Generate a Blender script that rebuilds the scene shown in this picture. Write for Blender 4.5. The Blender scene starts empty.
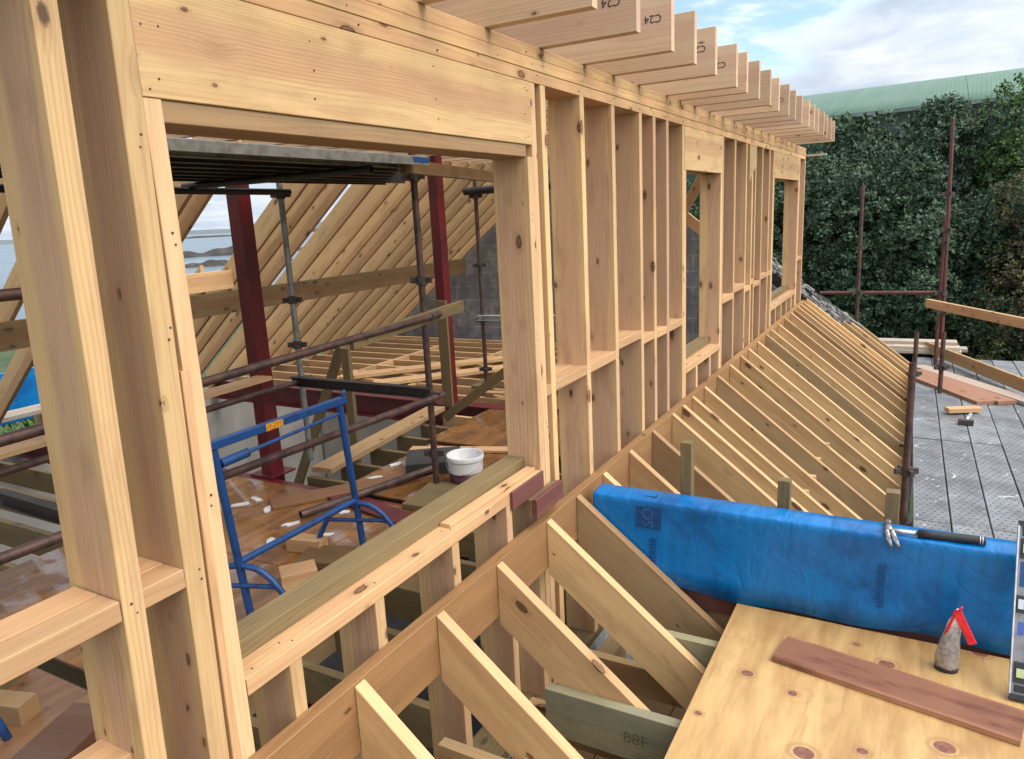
import bpy, math, random
import numpy as np
from mathutils import Matrix, Vector
R = math.radians
random.seed(7)
SC = bpy.context.scene
COL = SC.collection

# ------------------------------------------------------------------ camera
cam = bpy.data.cameras.new('camera')
cam.sensor_width = 36.0
cam.lens = 735.0 / 1024 * 36.0
cam.clip_start = 0.05
cam.clip_end = 20000
camo = bpy.data.objects.new('camera', cam)
COL.objects.link(camo)
yaw, pitch, roll = R(29.5), R(12.55), R(2.9)
f_ = Vector((-math.sin(yaw) * math.cos(pitch), math.cos(yaw) * math.cos(pitch), -math.sin(pitch)))
r0 = Vector((math.cos(yaw), math.sin(yaw), 0))
u0 = r0.cross(f_)
r_ = math.cos(roll) * r0 - math.sin(roll) * u0
u_ = math.sin(roll) * r0 + math.cos(roll) * u0
camo.matrix_world = Matrix(((r_.x, u_.x, -f_.x, 0), (r_.y, u_.y, -f_.y, 0), (r_.z, u_.z, -f_.z, 0), (0, 0, 0, 1)))
SC.camera = camo

# ------------------------------------------------------------------ sky, sun, exposure
SUN_DIR = Vector((0.66, 0.0, 0.78)).normalized()
SUN_STRENGTH = 1.5
SKY_STRENGTH = 0.1
CLOUD = 4.0
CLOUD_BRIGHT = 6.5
EXPOSURE = 1.2
SC.view_settings.view_transform = 'Standard'
SC.view_settings.look = 'None'
SC.view_settings.exposure = EXPOSURE
SC.view_settings.gamma = 1.0
SC.view_settings.use_curve_mapping = False
SC.cycles.max_bounces = 6
SC.cycles.diffuse_bounces = 3

sun = bpy.data.lights.new('sun', 'SUN')
sun.energy = SUN_STRENGTH
sun.angle = R(45)
sun.color = (1.0, 0.95, 0.87)
suno = bpy.data.objects.new('sun', sun)
COL.objects.link(suno)
suno.rotation_euler = SUN_DIR.to_track_quat('Z', 'Y').to_euler()


class G:
    """small helper round a node tree"""
    def __init__(s, nt):
        s.nt = nt

    def n(s, t, **kw):
        nd = s.nt.nodes.new(t)
        for k, v in kw.items():
            setattr(nd, k, v)
        return nd

    def put(s, sock, v):
        if isinstance(v, bpy.types.NodeSocket):
            s.nt.links.new(v, sock)
        elif v is not None:
            if isinstance(v, (tuple, list)) and len(v) == 3 and sock.type == 'RGBA':
                v = (*v, 1)
            sock.default_value = v

    def m(s, op, a, b=None, c=None, clamp=False):
        nd = s.n('ShaderNodeMath', operation=op)
        nd.use_clamp = clamp
        for i, v in enumerate((a, b, c)):
            s.put(nd.inputs[i], v)
        return nd.outputs[0]

    def vm(s, op, a, b=None, scale=None):
        nd = s.n('ShaderNodeVectorMath', operation=op)
        s.put(nd.inputs[0], a)
        if b is not None:
            s.put(nd.inputs[1], b)
        if scale is not None:
            s.put(nd.inputs['Scale'], scale)
        return nd.outputs['Value'] if op in ('DOT_PRODUCT', 'LENGTH', 'DISTANCE') else nd.outputs['Vector']

    def mix(s, f, a, b, blend='MIX'):
        nd = s.n('ShaderNodeMix', data_type='RGBA', blend_type=blend)
        s.put(nd.inputs[0], f)
        s.put(nd.inputs[6], a)
        s.put(nd.inputs[7], b)
        return nd.outputs[2]

    def noise(s, vec, scale=1.0, detail=2.0, rough=0.5, dist=0.0):
        nd = s.n('ShaderNodeTexNoise')
        s.put(nd.inputs['Vector'], vec)
        nd.inputs['Scale'].default_value = scale
        nd.inputs['Detail'].default_value = detail
        nd.inputs['Roughness'].default_value = rough
        nd.inputs['Distortion'].default_value = dist
        return nd.outputs['Fac']

    def smooth(s, v, lo, hi):
        nd = s.n('ShaderNodeMapRange', interpolation_type='SMOOTHSTEP')
        s.put(nd.inputs[0], v)
        s.put(nd.inputs[1], lo)
        s.put(nd.inputs[2], hi)
        nd.inputs[3].default_value = 0
        nd.inputs[4].default_value = 1
        return nd.outputs[0]

    def xyz(s, v):
        nd = s.n('ShaderNodeSeparateXYZ')
        s.put(nd.inputs[0], v)
        return nd.outputs

    def cxyz(s, x, y, z):
        nd = s.n('ShaderNodeCombineXYZ')
        for i, v in enumerate((x, y, z)):
            s.put(nd.inputs[i], v)
        return nd.outputs[0]

    def ramp(s, f, stops):
        nd = s.n('ShaderNodeValToRGB')
        el = nd.color_ramp.elements
        while len(el) < len(stops):
            el.new(0.5)
        for e, (p, c) in zip(el, stops):
            e.position = p
            e.color = (*c, 1)
        s.put(nd.inputs[0], f)
        return nd.outputs[0]


world = bpy.data.worlds.new('World')
SC.world = world
world.use_nodes = True
g = G(world.node_tree)
bg = world.node_tree.nodes['Background']
sky = g.n('ShaderNodeTexSky', sky_type='NISHITA', sun_disc=False)
sky.sun_elevation = math.asin(SUN_DIR.z)
sky.sun_rotation = math.atan2(SUN_DIR.x, SUN_DIR.y)
sky.air_density = 1.0
sky.dust_density = 0.6
dirv = g.n('ShaderNodeTexCoord').outputs['Generated']
dx, dy, dz = g.xyz(dirv)
den = g.m('ADD', g.m('MAXIMUM', dz, 0.0), 0.16)
flat = g.cxyz(g.m('DIVIDE', dx, den), g.m('DIVIDE', dy, den), 0.0)
n1 = g.noise(flat, 0.9, 6.0, 0.55, 0.3)
n2 = g.noise(flat, 2.2, 5.0, 0.6, 0.4)
hole = g.smooth(g.vm('DOT_PRODUCT', dirv, (-0.205, 0.935, 0.29)), 0.978, 0.998)
cov = g.m('SUBTRACT', g.m('ADD', g.m('MULTIPLY', n1, 0.9), 0.52), g.m('MULTIPLY', hole, g.m('MULTIPLY_ADD', n2, -1.2, 1.05)))
mask = g.smooth(cov, 0.42, 0.80)
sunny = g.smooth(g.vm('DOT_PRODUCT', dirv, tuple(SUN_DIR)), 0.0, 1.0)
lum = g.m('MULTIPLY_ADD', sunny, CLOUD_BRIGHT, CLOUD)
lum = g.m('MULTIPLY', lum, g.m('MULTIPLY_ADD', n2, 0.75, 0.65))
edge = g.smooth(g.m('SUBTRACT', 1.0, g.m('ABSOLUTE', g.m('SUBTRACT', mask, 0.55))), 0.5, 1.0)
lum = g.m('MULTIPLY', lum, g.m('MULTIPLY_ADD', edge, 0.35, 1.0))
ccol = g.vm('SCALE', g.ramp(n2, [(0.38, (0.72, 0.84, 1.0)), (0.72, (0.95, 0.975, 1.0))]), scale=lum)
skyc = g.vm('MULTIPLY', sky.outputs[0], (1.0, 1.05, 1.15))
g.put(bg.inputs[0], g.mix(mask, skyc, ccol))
bg.inputs[1].default_value = SKY_STRENGTH


# ------------------------------------------------------------------ materials
def newmat(name):
    m = bpy.data.materials.new(name)
    m.use_nodes = True
    return m, G(m.node_tree), m.node_tree.nodes['Principled BSDF']


def wood(name, light, dark, knot, pink=None, rough=0.62, ring_amt=0.5, freq=95.0, knots=0.52, knot_r=0.175,
         stain=None, stain_amt=0.0, wet=0.0, axis='X', vary=1.0):
    m, g, b = newmat(name)
    co = g.n('ShaderNodeTexCoord').outputs['Object']
    rnd = g.n('ShaderNodeObjectInfo').outputs['Random']
    wn = g.n('ShaderNodeTexWhiteNoise', noise_dimensions='1D')
    g.put(wn.inputs['W'], g.m('MULTIPLY', rnd, 173.3))
    r1, r2, r3 = g.xyz(wn.outputs['Color'])
    x, y, z = g.xyz(co)
    x = g.m('ADD', x, g.m('MULTIPLY', rnd, 61.0))
    ys, zs = g.m('ADD', y, g.m('MULTIPLY', r1, 17.0)), g.m('ADD', z, g.m('MULTIPLY', r2, 23.0))
    # knots
    wob = g.m('MULTIPLY', g.m('SUBTRACT', g.noise(co, 55.0, 2.0, 0.6), 0.5), 0.10)
    kv = g.cxyz(g.m('MULTIPLY_ADD', x, 5.6, wob), g.m('MULTIPLY_ADD', ys, 11.5, wob), g.m('MULTIPLY', zs, 11.5))
    vo = g.n('ShaderNodeTexVoronoi', feature='F1')
    g.put(vo.inputs['Vector'], kv)
    vo.inputs['Scale'].default_value = 1.0
    d = vo.outputs['Distance']
    c1, c2, c3 = g.xyz(vo.outputs['Color'])
    has = g.m('LESS_THAN', c1, knots)
    kr = g.m('MULTIPLY', g.m('MULTIPLY_ADD', g.m('MULTIPLY', c2, c2), 1.0, 0.30), knot_r)
    kd = g.m('DIVIDE', d, kr)
    kd = g.m('ADD', kd, g.m('MULTIPLY', g.m('SUBTRACT', 1.0, has), 9.0))
    core = g.m('SUBTRACT', 1.0, g.smooth(kd, 0.75, 1.0))
    halo = g.m('SUBTRACT', 1.0, g.smooth(kd, 0.7, 2.4))
    rim = g.m('MULTIPLY', g.smooth(kd, 0.62, 0.88), g.m('SUBTRACT', 1.0, g.smooth(kd, 0.92, 1.12)))
    # growth rings
    wv = g.cxyz(g.m('MULTIPLY', x, 0.9), g.m('MULTIPLY', ys, 5.0), g.m('MULTIPLY', zs, 5.0))
    warp = g.m('MULTIPLY', g.m('SUBTRACT', g.noise(wv, 1.0, 3.0, 0.5), 0.5), 0.07)
    py = g.m('MULTIPLY', g.m('SUBTRACT', r1, 0.5), 0.16)
    pz = g.m('MULTIPLY', g.m('SUBTRACT', r2, 0.5), 0.24)
    rad = g.vm('LENGTH', g.cxyz(0.0, g.m('SUBTRACT', y, py), g.m('SUBTRACT', z, pz)))
    rad = g.m('ADD', g.m('ADD', rad, warp), g.m('MULTIPLY', halo, 0.012))
    fr = g.m('FRACT', g.m('MULTIPLY', rad, g.m('MULTIPLY', freq, g.m('MULTIPLY_ADD', r1, 0.9, 0.6))))
    ring = g.m('MULTIPLY', g.smooth(fr, 0.30, 0.88), g.m('SUBTRACT', 1.0, g.smooth(fr, 0.88, 1.0)))
    fib = g.noise(g.cxyz(g.m('MULTIPLY', x, 3.0), g.m('MULTIPLY', ys, 190.0), g.m('MULTIPLY', zs, 190.0)), 1.0, 2.0, 0.6)
    blot = g.noise(g.cxyz(g.m('MULTIPLY', x, 1.1), g.m('MULTIPLY', ys, 7.0), g.m('MULTIPLY', zs, 7.0)), 1.0, 3.0, 0.55)
    if pink is None:
        pink = tuple(a * bb for a, bb in zip(light, (0.92, 0.78, 0.72)))
    hq = g.vm('LENGTH', g.cxyz(0.0, g.m('MULTIPLY', y, 0.55), g.m('ADD', z, g.m('MULTIPLY', g.m('SUBTRACT', r3, 0.62), 0.07))))
    heart = g.m('SUBTRACT', 1.0, g.smooth(g.m('ADD', g.m('ADD', hq, g.m('MULTIPLY', warp, 0.6)), g.m('MULTIPLY', g.m('SUBTRACT', g.noise(g.cxyz(g.m('MULTIPLY', x, 2.4), g.m('MULTIPLY', ys, 4.0), zs), 1.0, 3.0, 0.55), 0.5), 0.055)), 0.040, 0.062))
    light_ = light
    base = g.mix(g.m('MULTIPLY', heart, 0.9), light, pink)
    base = g.mix(g.m('MULTIPLY', g.smooth(g.m('ADD', blot, g.m('MULTIPLY', g.m('SUBTRACT', r3, 0.5), 0.5 * vary)), 0.46, 0.72), 0.5), base, pink)
    ringf = g.m('MULTIPLY', ring, g.m('MULTIPLY_ADD', g.smooth(blot, 0.3, 0.7), 0.7 * ring_amt, 0.15 * ring_amt))
    colr = g.mix(ringf, base, dark)
    colr = g.mix(g.m('MULTIPLY', g.smooth(fib, 0.45, 0.75), 0.28), colr, dark)
    colr = g.mix(g.m('MULTIPLY', halo, 0.35), colr, tuple(0.5 * (a + bb) for a, bb in zip(dark, knot)))
    colr = g.mix(g.m('MULTIPLY', core, 0.80), colr, g.mix(g.smooth(kd, 0.2, 0.6), tuple(a * 0.5 for a in knot), tuple(a * 1.9 for a in knot)))
    colr = g.mix(g.m('MULTIPLY', rim, 0.75), colr, tuple(a * 0.45 for a in knot))
    val = g.m('MULTIPLY_ADD', rnd, 0.30 * vary, 1.0 - 0.17 * vary)
    colr = g.vm('SCALE', colr, scale=val)
    if stain_amt > 0:
        st = g.smooth(g.noise(g.cxyz(g.m('MULTIPLY', x, 2.2), g.m('MULTIPLY', ys, 9.0), g.m('MULTIPLY', zs, 9.0)), 1.0, 5.0, 0.65), 0.48, 0.72)
        colr = g.mix(g.m('MULTIPLY', st, stain_amt), colr, stain)
    g.put(b.inputs['Base Color'], colr)
    rg = g.m('MULTIPLY_ADD', fib, 0.2, rough - 0.1)
    if wet > 0:
        wn2 = g.smooth(g.noise(g.n('ShaderNodeTexCoord').outputs['Object'], 2.2, 4.0, 0.6), 0.42, 0.62)
        rg = g.m('SUBTRACT', rg, g.m('MULTIPLY', wn2, wet))
    g.put(b.inputs['Roughness'], rg)
    b.inputs['Specular IOR Level'].default_value = 0.35
    bp = g.n('ShaderNodeBump')
    bp.inputs['Strength'].default_value = 0.22
    bp.inputs['Distance'].default_value = 0.0015
    g.put(bp.inputs['Height'], g.m('ADD', fib, g.m('MULTIPLY', ring, 0.5)))
    g.put(b.inputs['Normal'], bp.outputs[0])
    return m


def plywood(name, light, dark, band, knotc, scale=1.0, rough=0.55, wet=0.0, knot_t=0.4, stain=(0.42, 0.22, 0.08), coat=0.0):
    """flat sheet, face veneer with contour figure; grain along local Y"""
    m, g, b = newmat(name)
    co = g.n('ShaderNodeTexCoord').outputs['Object']
    rnd = g.n('ShaderNodeObjectInfo').outputs['Random']
    x, y, z = g.xyz(co)
    x = g.m('ADD', x, g.m('MULTIPLY', rnd, 37.0))
    v = g.cxyz(g.m('MULTIPLY', x, 2.6 * scale), g.m('MULTIPLY', y, 1.0 * scale), 0.0)
    vo = g.n('ShaderNodeTexVoronoi', feature='F1', voronoi_dimensions='2D')
    kv = g.cxyz(g.m('MULTIPLY', x, 4.0 * scale), g.m('MULTIPLY', y, 4.6 * scale), 0.0)
    g.put(vo.inputs['Vector'], kv)
    vo.inputs['Scale'].default_value = 1.0
    c1, c2, c3 = g.xyz(vo.outputs['Color'])
    kr = g.m('MULTIPLY_ADD', c2, 0.10, 0.045)
    kd = g.m('DIVIDE', vo.outputs['Distance'], kr)
    kd = g.m('ADD', kd, g.m('MULTIPLY', g.m('GREATER_THAN', c1, knot_t), 20.0))
    fieldn = g.noise(v, 1.3, 3.0, 0.5, 0.2)
    pull = g.m('SUBTRACT', 1.0, g.smooth(kd, 0.0, 5.0))
    fld = g.m('ADD', fieldn, g.m('MULTIPLY', pull, 0.20))
    fr = g.m('FRACT', g.m('MULTIPLY', fld, 7.0))
    line = g.m('MULTIPLY', g.smooth(fr, 0.72, 0.95), g.m('SUBTRACT', 1.0, g.smooth(fr, 0.96, 1.0)))
    soft = g.noise(g.cxyz(g.m('MULTIPLY', x, 9.0), g.m('MULTIPLY', y, 1.6), 0.0), 1.0, 4.0, 0.6)
    fib = g.noise(g.cxyz(g.m('MULTIPLY', x, 240.0), g.m('MULTIPLY', y, 5.0), 0.0), 1.0, 2.0, 0.6)
    colr = g.mix(g.smooth(soft, 0.32, 0.7), light, dark)
    colr = g.mix(g.m('MULTIPLY', line, g.m('MULTIPLY', g.smooth(fieldn, 0.48, 0.66), 0.32)), colr, band)
    st = g.smooth(g.noise(g.cxyz(g.m('MULTIPLY', x, 3.4), g.m('MULTIPLY', y, 1.5), 4.0), 1.0, 4.0, 0.6), 0.55, 0.75)
    colr = g.mix(g.m('MULTIPLY', st, 0.7), colr, stain)
    sk = g.smooth(g.noise(g.cxyz(g.m('MULTIPLY', x, 26.0), g.m('MULTIPLY', y, 2.2), 9.0), 1.0, 4.0, 0.65), 0.52, 0.72)
    colr = g.mix(g.m('MULTIPLY', sk, 0.45), colr, band)
    spk = g.smooth(g.noise(co, 90.0, 2.0, 0.5), 0.70, 0.76)
    colr = g.mix(g.m('MULTIPLY', spk, 0.5), colr, knotc)
    colr = g.mix(g.m('MULTIPLY', g.smooth(fib, 0.5, 0.75), 0.22), colr, band)
    ring = g.m('MULTIPLY', g.smooth(kd, 1.0, 1.35), g.m('SUBTRACT', 1.0, g.smooth(kd, 1.35, 1.9)))
    colr = g.mix(g.m('MULTIPLY', ring, 0.45), colr, band)
    kc = g.mix(g.smooth(g.noise(co, 60.0, 3.0), 0.35, 0.65), knotc, tuple(a * 1.6 for a in knotc))
    colr = g.mix(g.m('SUBTRACT', 1.0, g.smooth(kd, 0.85, 1.05)), colr, kc)
    colr = g.vm('SCALE', colr, scale=g.m('MULTIPLY_ADD', rnd, 0.25, 0.86))
    g.put(b.inputs['Base Color'], colr)
    rg = g.m('MULTIPLY_ADD', soft, 0.2, rough - 0.1)
    if wet > 0:
        wn2 = g.smooth(g.noise(co, 1.8, 5.0, 0.6, 0.5), 0.44, 0.56)
        rg = g.m('SUBTRACT', rg, g.m('MULTIPLY', wn2, wet), clamp=True)
        b.inputs['Specular IOR Level'].default_value = 0.7
        g.put(b.inputs['Coat Weight'], g.m('MULTIPLY', wn2, coat))
        b.inputs['Coat Roughness'].default_value = 0.03
    g.put(b.inputs['Roughness'], rg)
    bp = g.n('ShaderNodeBump')
    bp.inputs['Strength'].default_value = 0.2
    bp.inputs['Distance'].default_value = 0.002
    g.put(bp.inputs['Height'], g.m('ADD', fib, soft))
    g.put(b.inputs['Normal'], bp.outputs[0])
    return m


def simple(name, c1, c2=None, scale=8.0, rough=0.5, metallic=0.0, bump=0.0, spec=0.5, lo=0.4, hi=0.65, detail=5.0, rvar=0.0):
    m, g, b = newmat(name)
    co = g.n('ShaderNodeTexCoord').outputs['Object']
    nz = g.noise(co, scale, detail, 0.6)
    c2 = c2 or tuple(0.75 * a for a in c1)
    g.put(b.inputs['Base Color'], g.mix(g.smooth(nz, lo, hi), c1, c2))
    if rvar:
        g.put(b.inputs['Roughness'], g.m('MULTIPLY_ADD', nz, rvar, rough - rvar * 0.5))
    else:
        b.inputs['Roughness'].default_value = rough
    b.inputs['Metallic'].default_value = metallic
    b.inputs['Specular IOR Level'].default_value = spec
    if bump:
        bp = g.n('ShaderNodeBump')
        bp.inputs['Strength'].default_value = 0.5
        bp.inputs['Distance'].default_value = bump
        g.put(bp.inputs['Height'], nz)
        g.put(b.inputs['Normal'], bp.outputs[0])
    return m


M = {}
M['pine'] = wood('fresh_pine', (0.62, 0.395, 0.185), (0.33, 0.16, 0.058), (0.09, 0.032, 0.015), pink=(0.53, 0.30, 0.15), knots=0.7, stain=(0.33, 0.185, 0.085), stain_amt=0.42)
M['pine_stud'] = wood('fresh_pine_stud', (0.64, 0.41, 0.19), (0.32, 0.155, 0.065), (0.09, 0.032, 0.015), pink=(0.54, 0.325, 0.195), ring_amt=0.42, knots=0.88, knot_r=0.155, stain=(0.33, 0.17, 0.085), stain_amt=0.45, vary=1.3)
M['pine_joist'] = wood('pale_pine_joist', (0.64, 0.44, 0.275), (0.42, 0.24, 0.13), (0.12, 0.045, 0.022), pink=(0.60, 0.38, 0.25), knots=0.40, ring_amt=0.42, stain=(0.45, 0.27, 0.14), stain_amt=0.3)
M['rafter'] = wood('rafter_pine', (0.64, 0.415, 0.19), (0.33, 0.165, 0.058), (0.07, 0.028, 0.013), pink=(0.54, 0.32, 0.15), stain=(0.24, 0.13, 0.05), stain_amt=0.3, vary=1.3)
M['old_pine'] = wood('weathered_pine', (0.40, 0.265, 0.13), (0.23, 0.135, 0.058), (0.07, 0.03, 0.015), stain=(0.16, 0.11, 0.06), stain_amt=0.35)
M['treated'] = wood('treated_timber', (0.205, 0.138, 0.058), (0.10, 0.062, 0.026), (0.055, 0.032, 0.016), pink=(0.18, 0.125, 0.055), stain=(0.07, 0.05, 0.024), stain_amt=0.45)
M['treated_dark'] = wood('dark_treated_timber', (0.15, 0.09, 0.036), (0.075, 0.042, 0.017), (0.03, 0.018, 0.01), stain=(0.05, 0.033, 0.017), stain_amt=0.5)
M['green_treated'] = wood('green_treated_timber', (0.27, 0.235, 0.13), (0.15, 0.12, 0.06), (0.05, 0.035, 0.02), pink=(0.22, 0.20, 0.13), stain=(0.09, 0.09, 0.05), stain_amt=0.45)
M['ledger'] = wood('ledger_timber', (0.34, 0.175, 0.066), (0.18, 0.08, 0.028), (0.06, 0.03, 0.015), pink=(0.27, 0.135, 0.055), ring_amt=0.7, stain=(0.16, 0.10, 0.04), stain_amt=0.35)
M['ply'] = plywood('plywood', (0.53, 0.335, 0.135), (0.35, 0.185, 0.062), (0.26, 0.125, 0.045), (0.15, 0.058, 0.035), rough=0.45, knot_t=0.72, stain=(0.27, 0.13, 0.042))
M['wet_ply'] = plywood('wet_plywood', (0.30, 0.125, 0.030), (0.13, 0.048, 0.011), (0.08, 0.032, 0.012), (0.07, 0.03, 0.014), scale=1.0, rough=0.40, wet=0.38, stain=(0.10, 0.04, 0.013), coat=0.6)
M['damp_ply'] = plywood('damp_plywood', (0.27, 0.132, 0.058), (0.15, 0.068, 0.028), (0.12, 0.058, 0.03), (0.09, 0.045, 0.022), scale=1.0, rough=0.42, wet=0.20, stain=(0.14, 0.07, 0.032))
M['dark_board'] = wood('dark_wet_board', (0.13, 0.07, 0.042), (0.07, 0.035, 0.02), (0.03, 0.016, 0.01), rough=0.5)
M['damp_board'] = wood('damp_board', (0.30, 0.16, 0.075), (0.17, 0.085, 0.04), (0.06, 0.03, 0.015), rough=0.45)
M['old_board'] = wood('red_brown_board', (0.36, 0.20, 0.125), (0.24, 0.12, 0.07), (0.1, 0.05, 0.03), rough=0.7)
M['grey_board'] = wood('grey_board', (0.46, 0.40, 0.32), (0.30, 0.25, 0.19), (0.12, 0.09, 0.07), rough=0.7)
M['red_steel'] = simple('red_primer_steel', (0.125, 0.010, 0.013), (0.08, 0.008, 0.010), 5, 0.38, rvar=0.2)
M['rust_tube'] = simple('rusty_scaffold_tube', (0.115, 0.06, 0.045), (0.055, 0.034, 0.03), 14, 0.5, 0.35, rvar=0.3)
M['black_steel'] = simple('dark_steel', (0.028, 0.026, 0.027), (0.05, 0.035, 0.03), 12, 0.45, 0.3)
M['red_tube'] = simple('red_brown_tube', (0.125, 0.038, 0.032), (0.07, 0.03, 0.026), 10, 0.55, 0.1)
M['galv'] = simple('galvanised_tube', (0.30, 0.30, 0.27), (0.20, 0.19, 0.165), 16, 0.45, 0.5, rvar=0.2)
M['galv_light'] = simple('bright_galvanised', (0.55, 0.57, 0.58), (0.42, 0.43, 0.44), 16, 0.4, 0.5)
M['coupler'] = simple('coupler_steel', (0.09, 0.065, 0.055), (0.05, 0.035, 0.03), 30, 0.55, 0.4)
M['blue_paint'] = simple('worn_blue_paint', (0.010, 0.058, 0.19), (0.008, 0.034, 0.11), 18, 0.4, rvar=0.2, lo=0.5, hi=0.7)
M['orange_label'] = simple('orange_label', (0.62, 0.27, 0.015), (0.20, 0.09, 0.02), 85, 0.5, lo=0.48, hi=0.62)
M['ink'] = simple('black_ink', (0.02, 0.018, 0.022), (0.045, 0.04, 0.05), 90, 0.7)
M['faint_ink'] = simple('faded_ink', (0.085, 0.075, 0.045), (0.14, 0.12, 0.07), 90, 0.8)
M['maroon'] = wood('maroon_stained_wood', (0.16, 0.062, 0.045), (0.09, 0.03, 0.022), (0.05, 0.02, 0.015), pink=(0.13, 0.046, 0.036), rough=0.5)
M['copper'] = wood('reddish_brown_board', (0.44, 0.22, 0.125), (0.20, 0.078, 0.038), (0.10, 0.035, 0.022), pink=(0.23, 0.10, 0.056), rough=0.32, knots=0.0, ring_amt=0.3, stain=(0.10, 0.034, 0.024), stain_amt=0.85, wet=0.15)
M['bucket'] = simple('white_plastic', (0.72, 0.71, 0.69), (0.58, 0.56, 0.53), 22, 0.4, lo=0.5, hi=0.75)
M['maroon_band'] = simple('maroon_print', (0.07, 0.010, 0.018), None, 10, 0.4)
M['paper'] = simple('torn_paper', (0.75, 0.74, 0.72), (0.6, 0.58, 0.56), 40, 0.8)
M['mortar'] = simple('concrete', (0.30, 0.295, 0.28), (0.22, 0.215, 0.205), 3, 0.9, bump=0.002)
M['plaster'] = simple('pale_plaster', (0.50, 0.47, 0.42), (0.40, 0.37, 0.33), 1.2, 0.9)
M['rubble'] = simple('slate_rubble', (0.10, 0.098, 0.095), (0.24, 0.22, 0.195), 20, 0.85, bump=0.004)
M['foil'] = simple('grey_foil', (0.42, 0.41, 0.39), (0.25, 0.245, 0.24), 55, 0.35, 0.55, bump=0.002)
M['white_film'] = simple('white_film', (0.75, 0.70, 0.72), (0.55, 0.45, 0.48), 70, 0.35)
M['red_tape'] = simple('red_tape', (0.72, 0.015, 0.025), (0.5, 0.01, 0.02), 40, 0.3)
M['dark_rubber'] = simple('dark_rubber', (0.022, 0.022, 0.024), None, 30, 0.6)
M['level_grey'] = simple('level_grey', (0.24, 0.235, 0.24), (0.19, 0.185, 0.19), 40, 0.4, 0.4)
M['alu'] = simple('bright_aluminium', (0.72, 0.72, 0.71), (0.55, 0.55, 0.54), 30, 0.28, 0.85)
M['vial'] = simple('vial_fluid', (0.48, 0.55, 0.25), None, 5, 0.15)
M['blue_sticker'] = simple('blue_sticker', (0.05, 0.09, 0.35), None, 20, 0.4)
M['barn_green'] = None
M['steel_chrome'] = simple('hammer_steel', (0.38, 0.37, 0.36), (0.22, 0.20, 0.19), 40, 0.3, 0.85)
M['sea'] = None
M['gutter'] = simple('grey_gutter', (0.20, 0.23, 0.22), (0.12, 0.14, 0.13), 1.5, 0.6)
M['barn_wall'] = simple('shade_dark_sheeting', (0.035, 0.06, 0.045), (0.05, 0.07, 0.055), 1.0, 0.8)  # wall shade is put into this dark base colour
M['slab_dark'] = simple('dark_slab', (0.045, 0.042, 0.038), (0.03, 0.028, 0.026), 2.0, 0.9)  # dark tone stands in for lower storey shade; also colours the grey slab


def m_block():
    m, g, b = newmat('concrete_block')
    co = g.n('ShaderNodeTexCoord').outputs['Object']
    x, y, z = g.xyz(co)
    v = g.cxyz(g.m('ADD', x, y), z, 0.0)
    br = g.n('ShaderNodeTexBrick')
    g.put(br.inputs['Vector'], v)
    br.inputs['Color1'].default_value = (0.16, 0.165, 0.175, 1)
    br.inputs['Color2'].default_value = (0.25, 0.25, 0.255, 1)
    br.inputs['Mortar'].default_value = (0.33, 0.325, 0.31, 1)
    br.inputs['Scale'].default_value = 1.0
    br.inputs['Mortar Size'].default_value = 0.012
    br.inputs['Brick Width'].default_value = 0.45
    br.inputs['Row Height'].default_value = 0.225
    nz = g.noise(co, 7.0, 6.0, 0.65)
    n2 = g.noise(co, 60.0, 3.0, 0.6)
    c = g.mix(g.m('MULTIPLY', g.smooth(nz, 0.38, 0.62), 0.75), br.outputs['Color'], (0.10, 0.105, 0.115))
    c = g.mix(g.m('MULTIPLY', g.smooth(g.noise(co, 3.1, 5.0, 0.7), 0.56, 0.70), 0.6), c, (0.40, 0.385, 0.36))
    g.put(b.inputs['Base Color'], g.mix(g.m('MULTIPLY', n2, 0.25), c, (0.3, 0.3, 0.3)))
    b.inputs['Roughness'].default_value = 0.9
    bp = g.n('ShaderNodeBump')
    bp.inputs['Distance'].default_value = 0.006
    g.put(bp.inputs['Height'], g.m('SUBTRACT', n2, g.m('MULTIPLY', br.outputs['Fac'], 1.0)))
    g.put(b.inputs['Normal'], bp.outputs[0])
    return m


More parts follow.
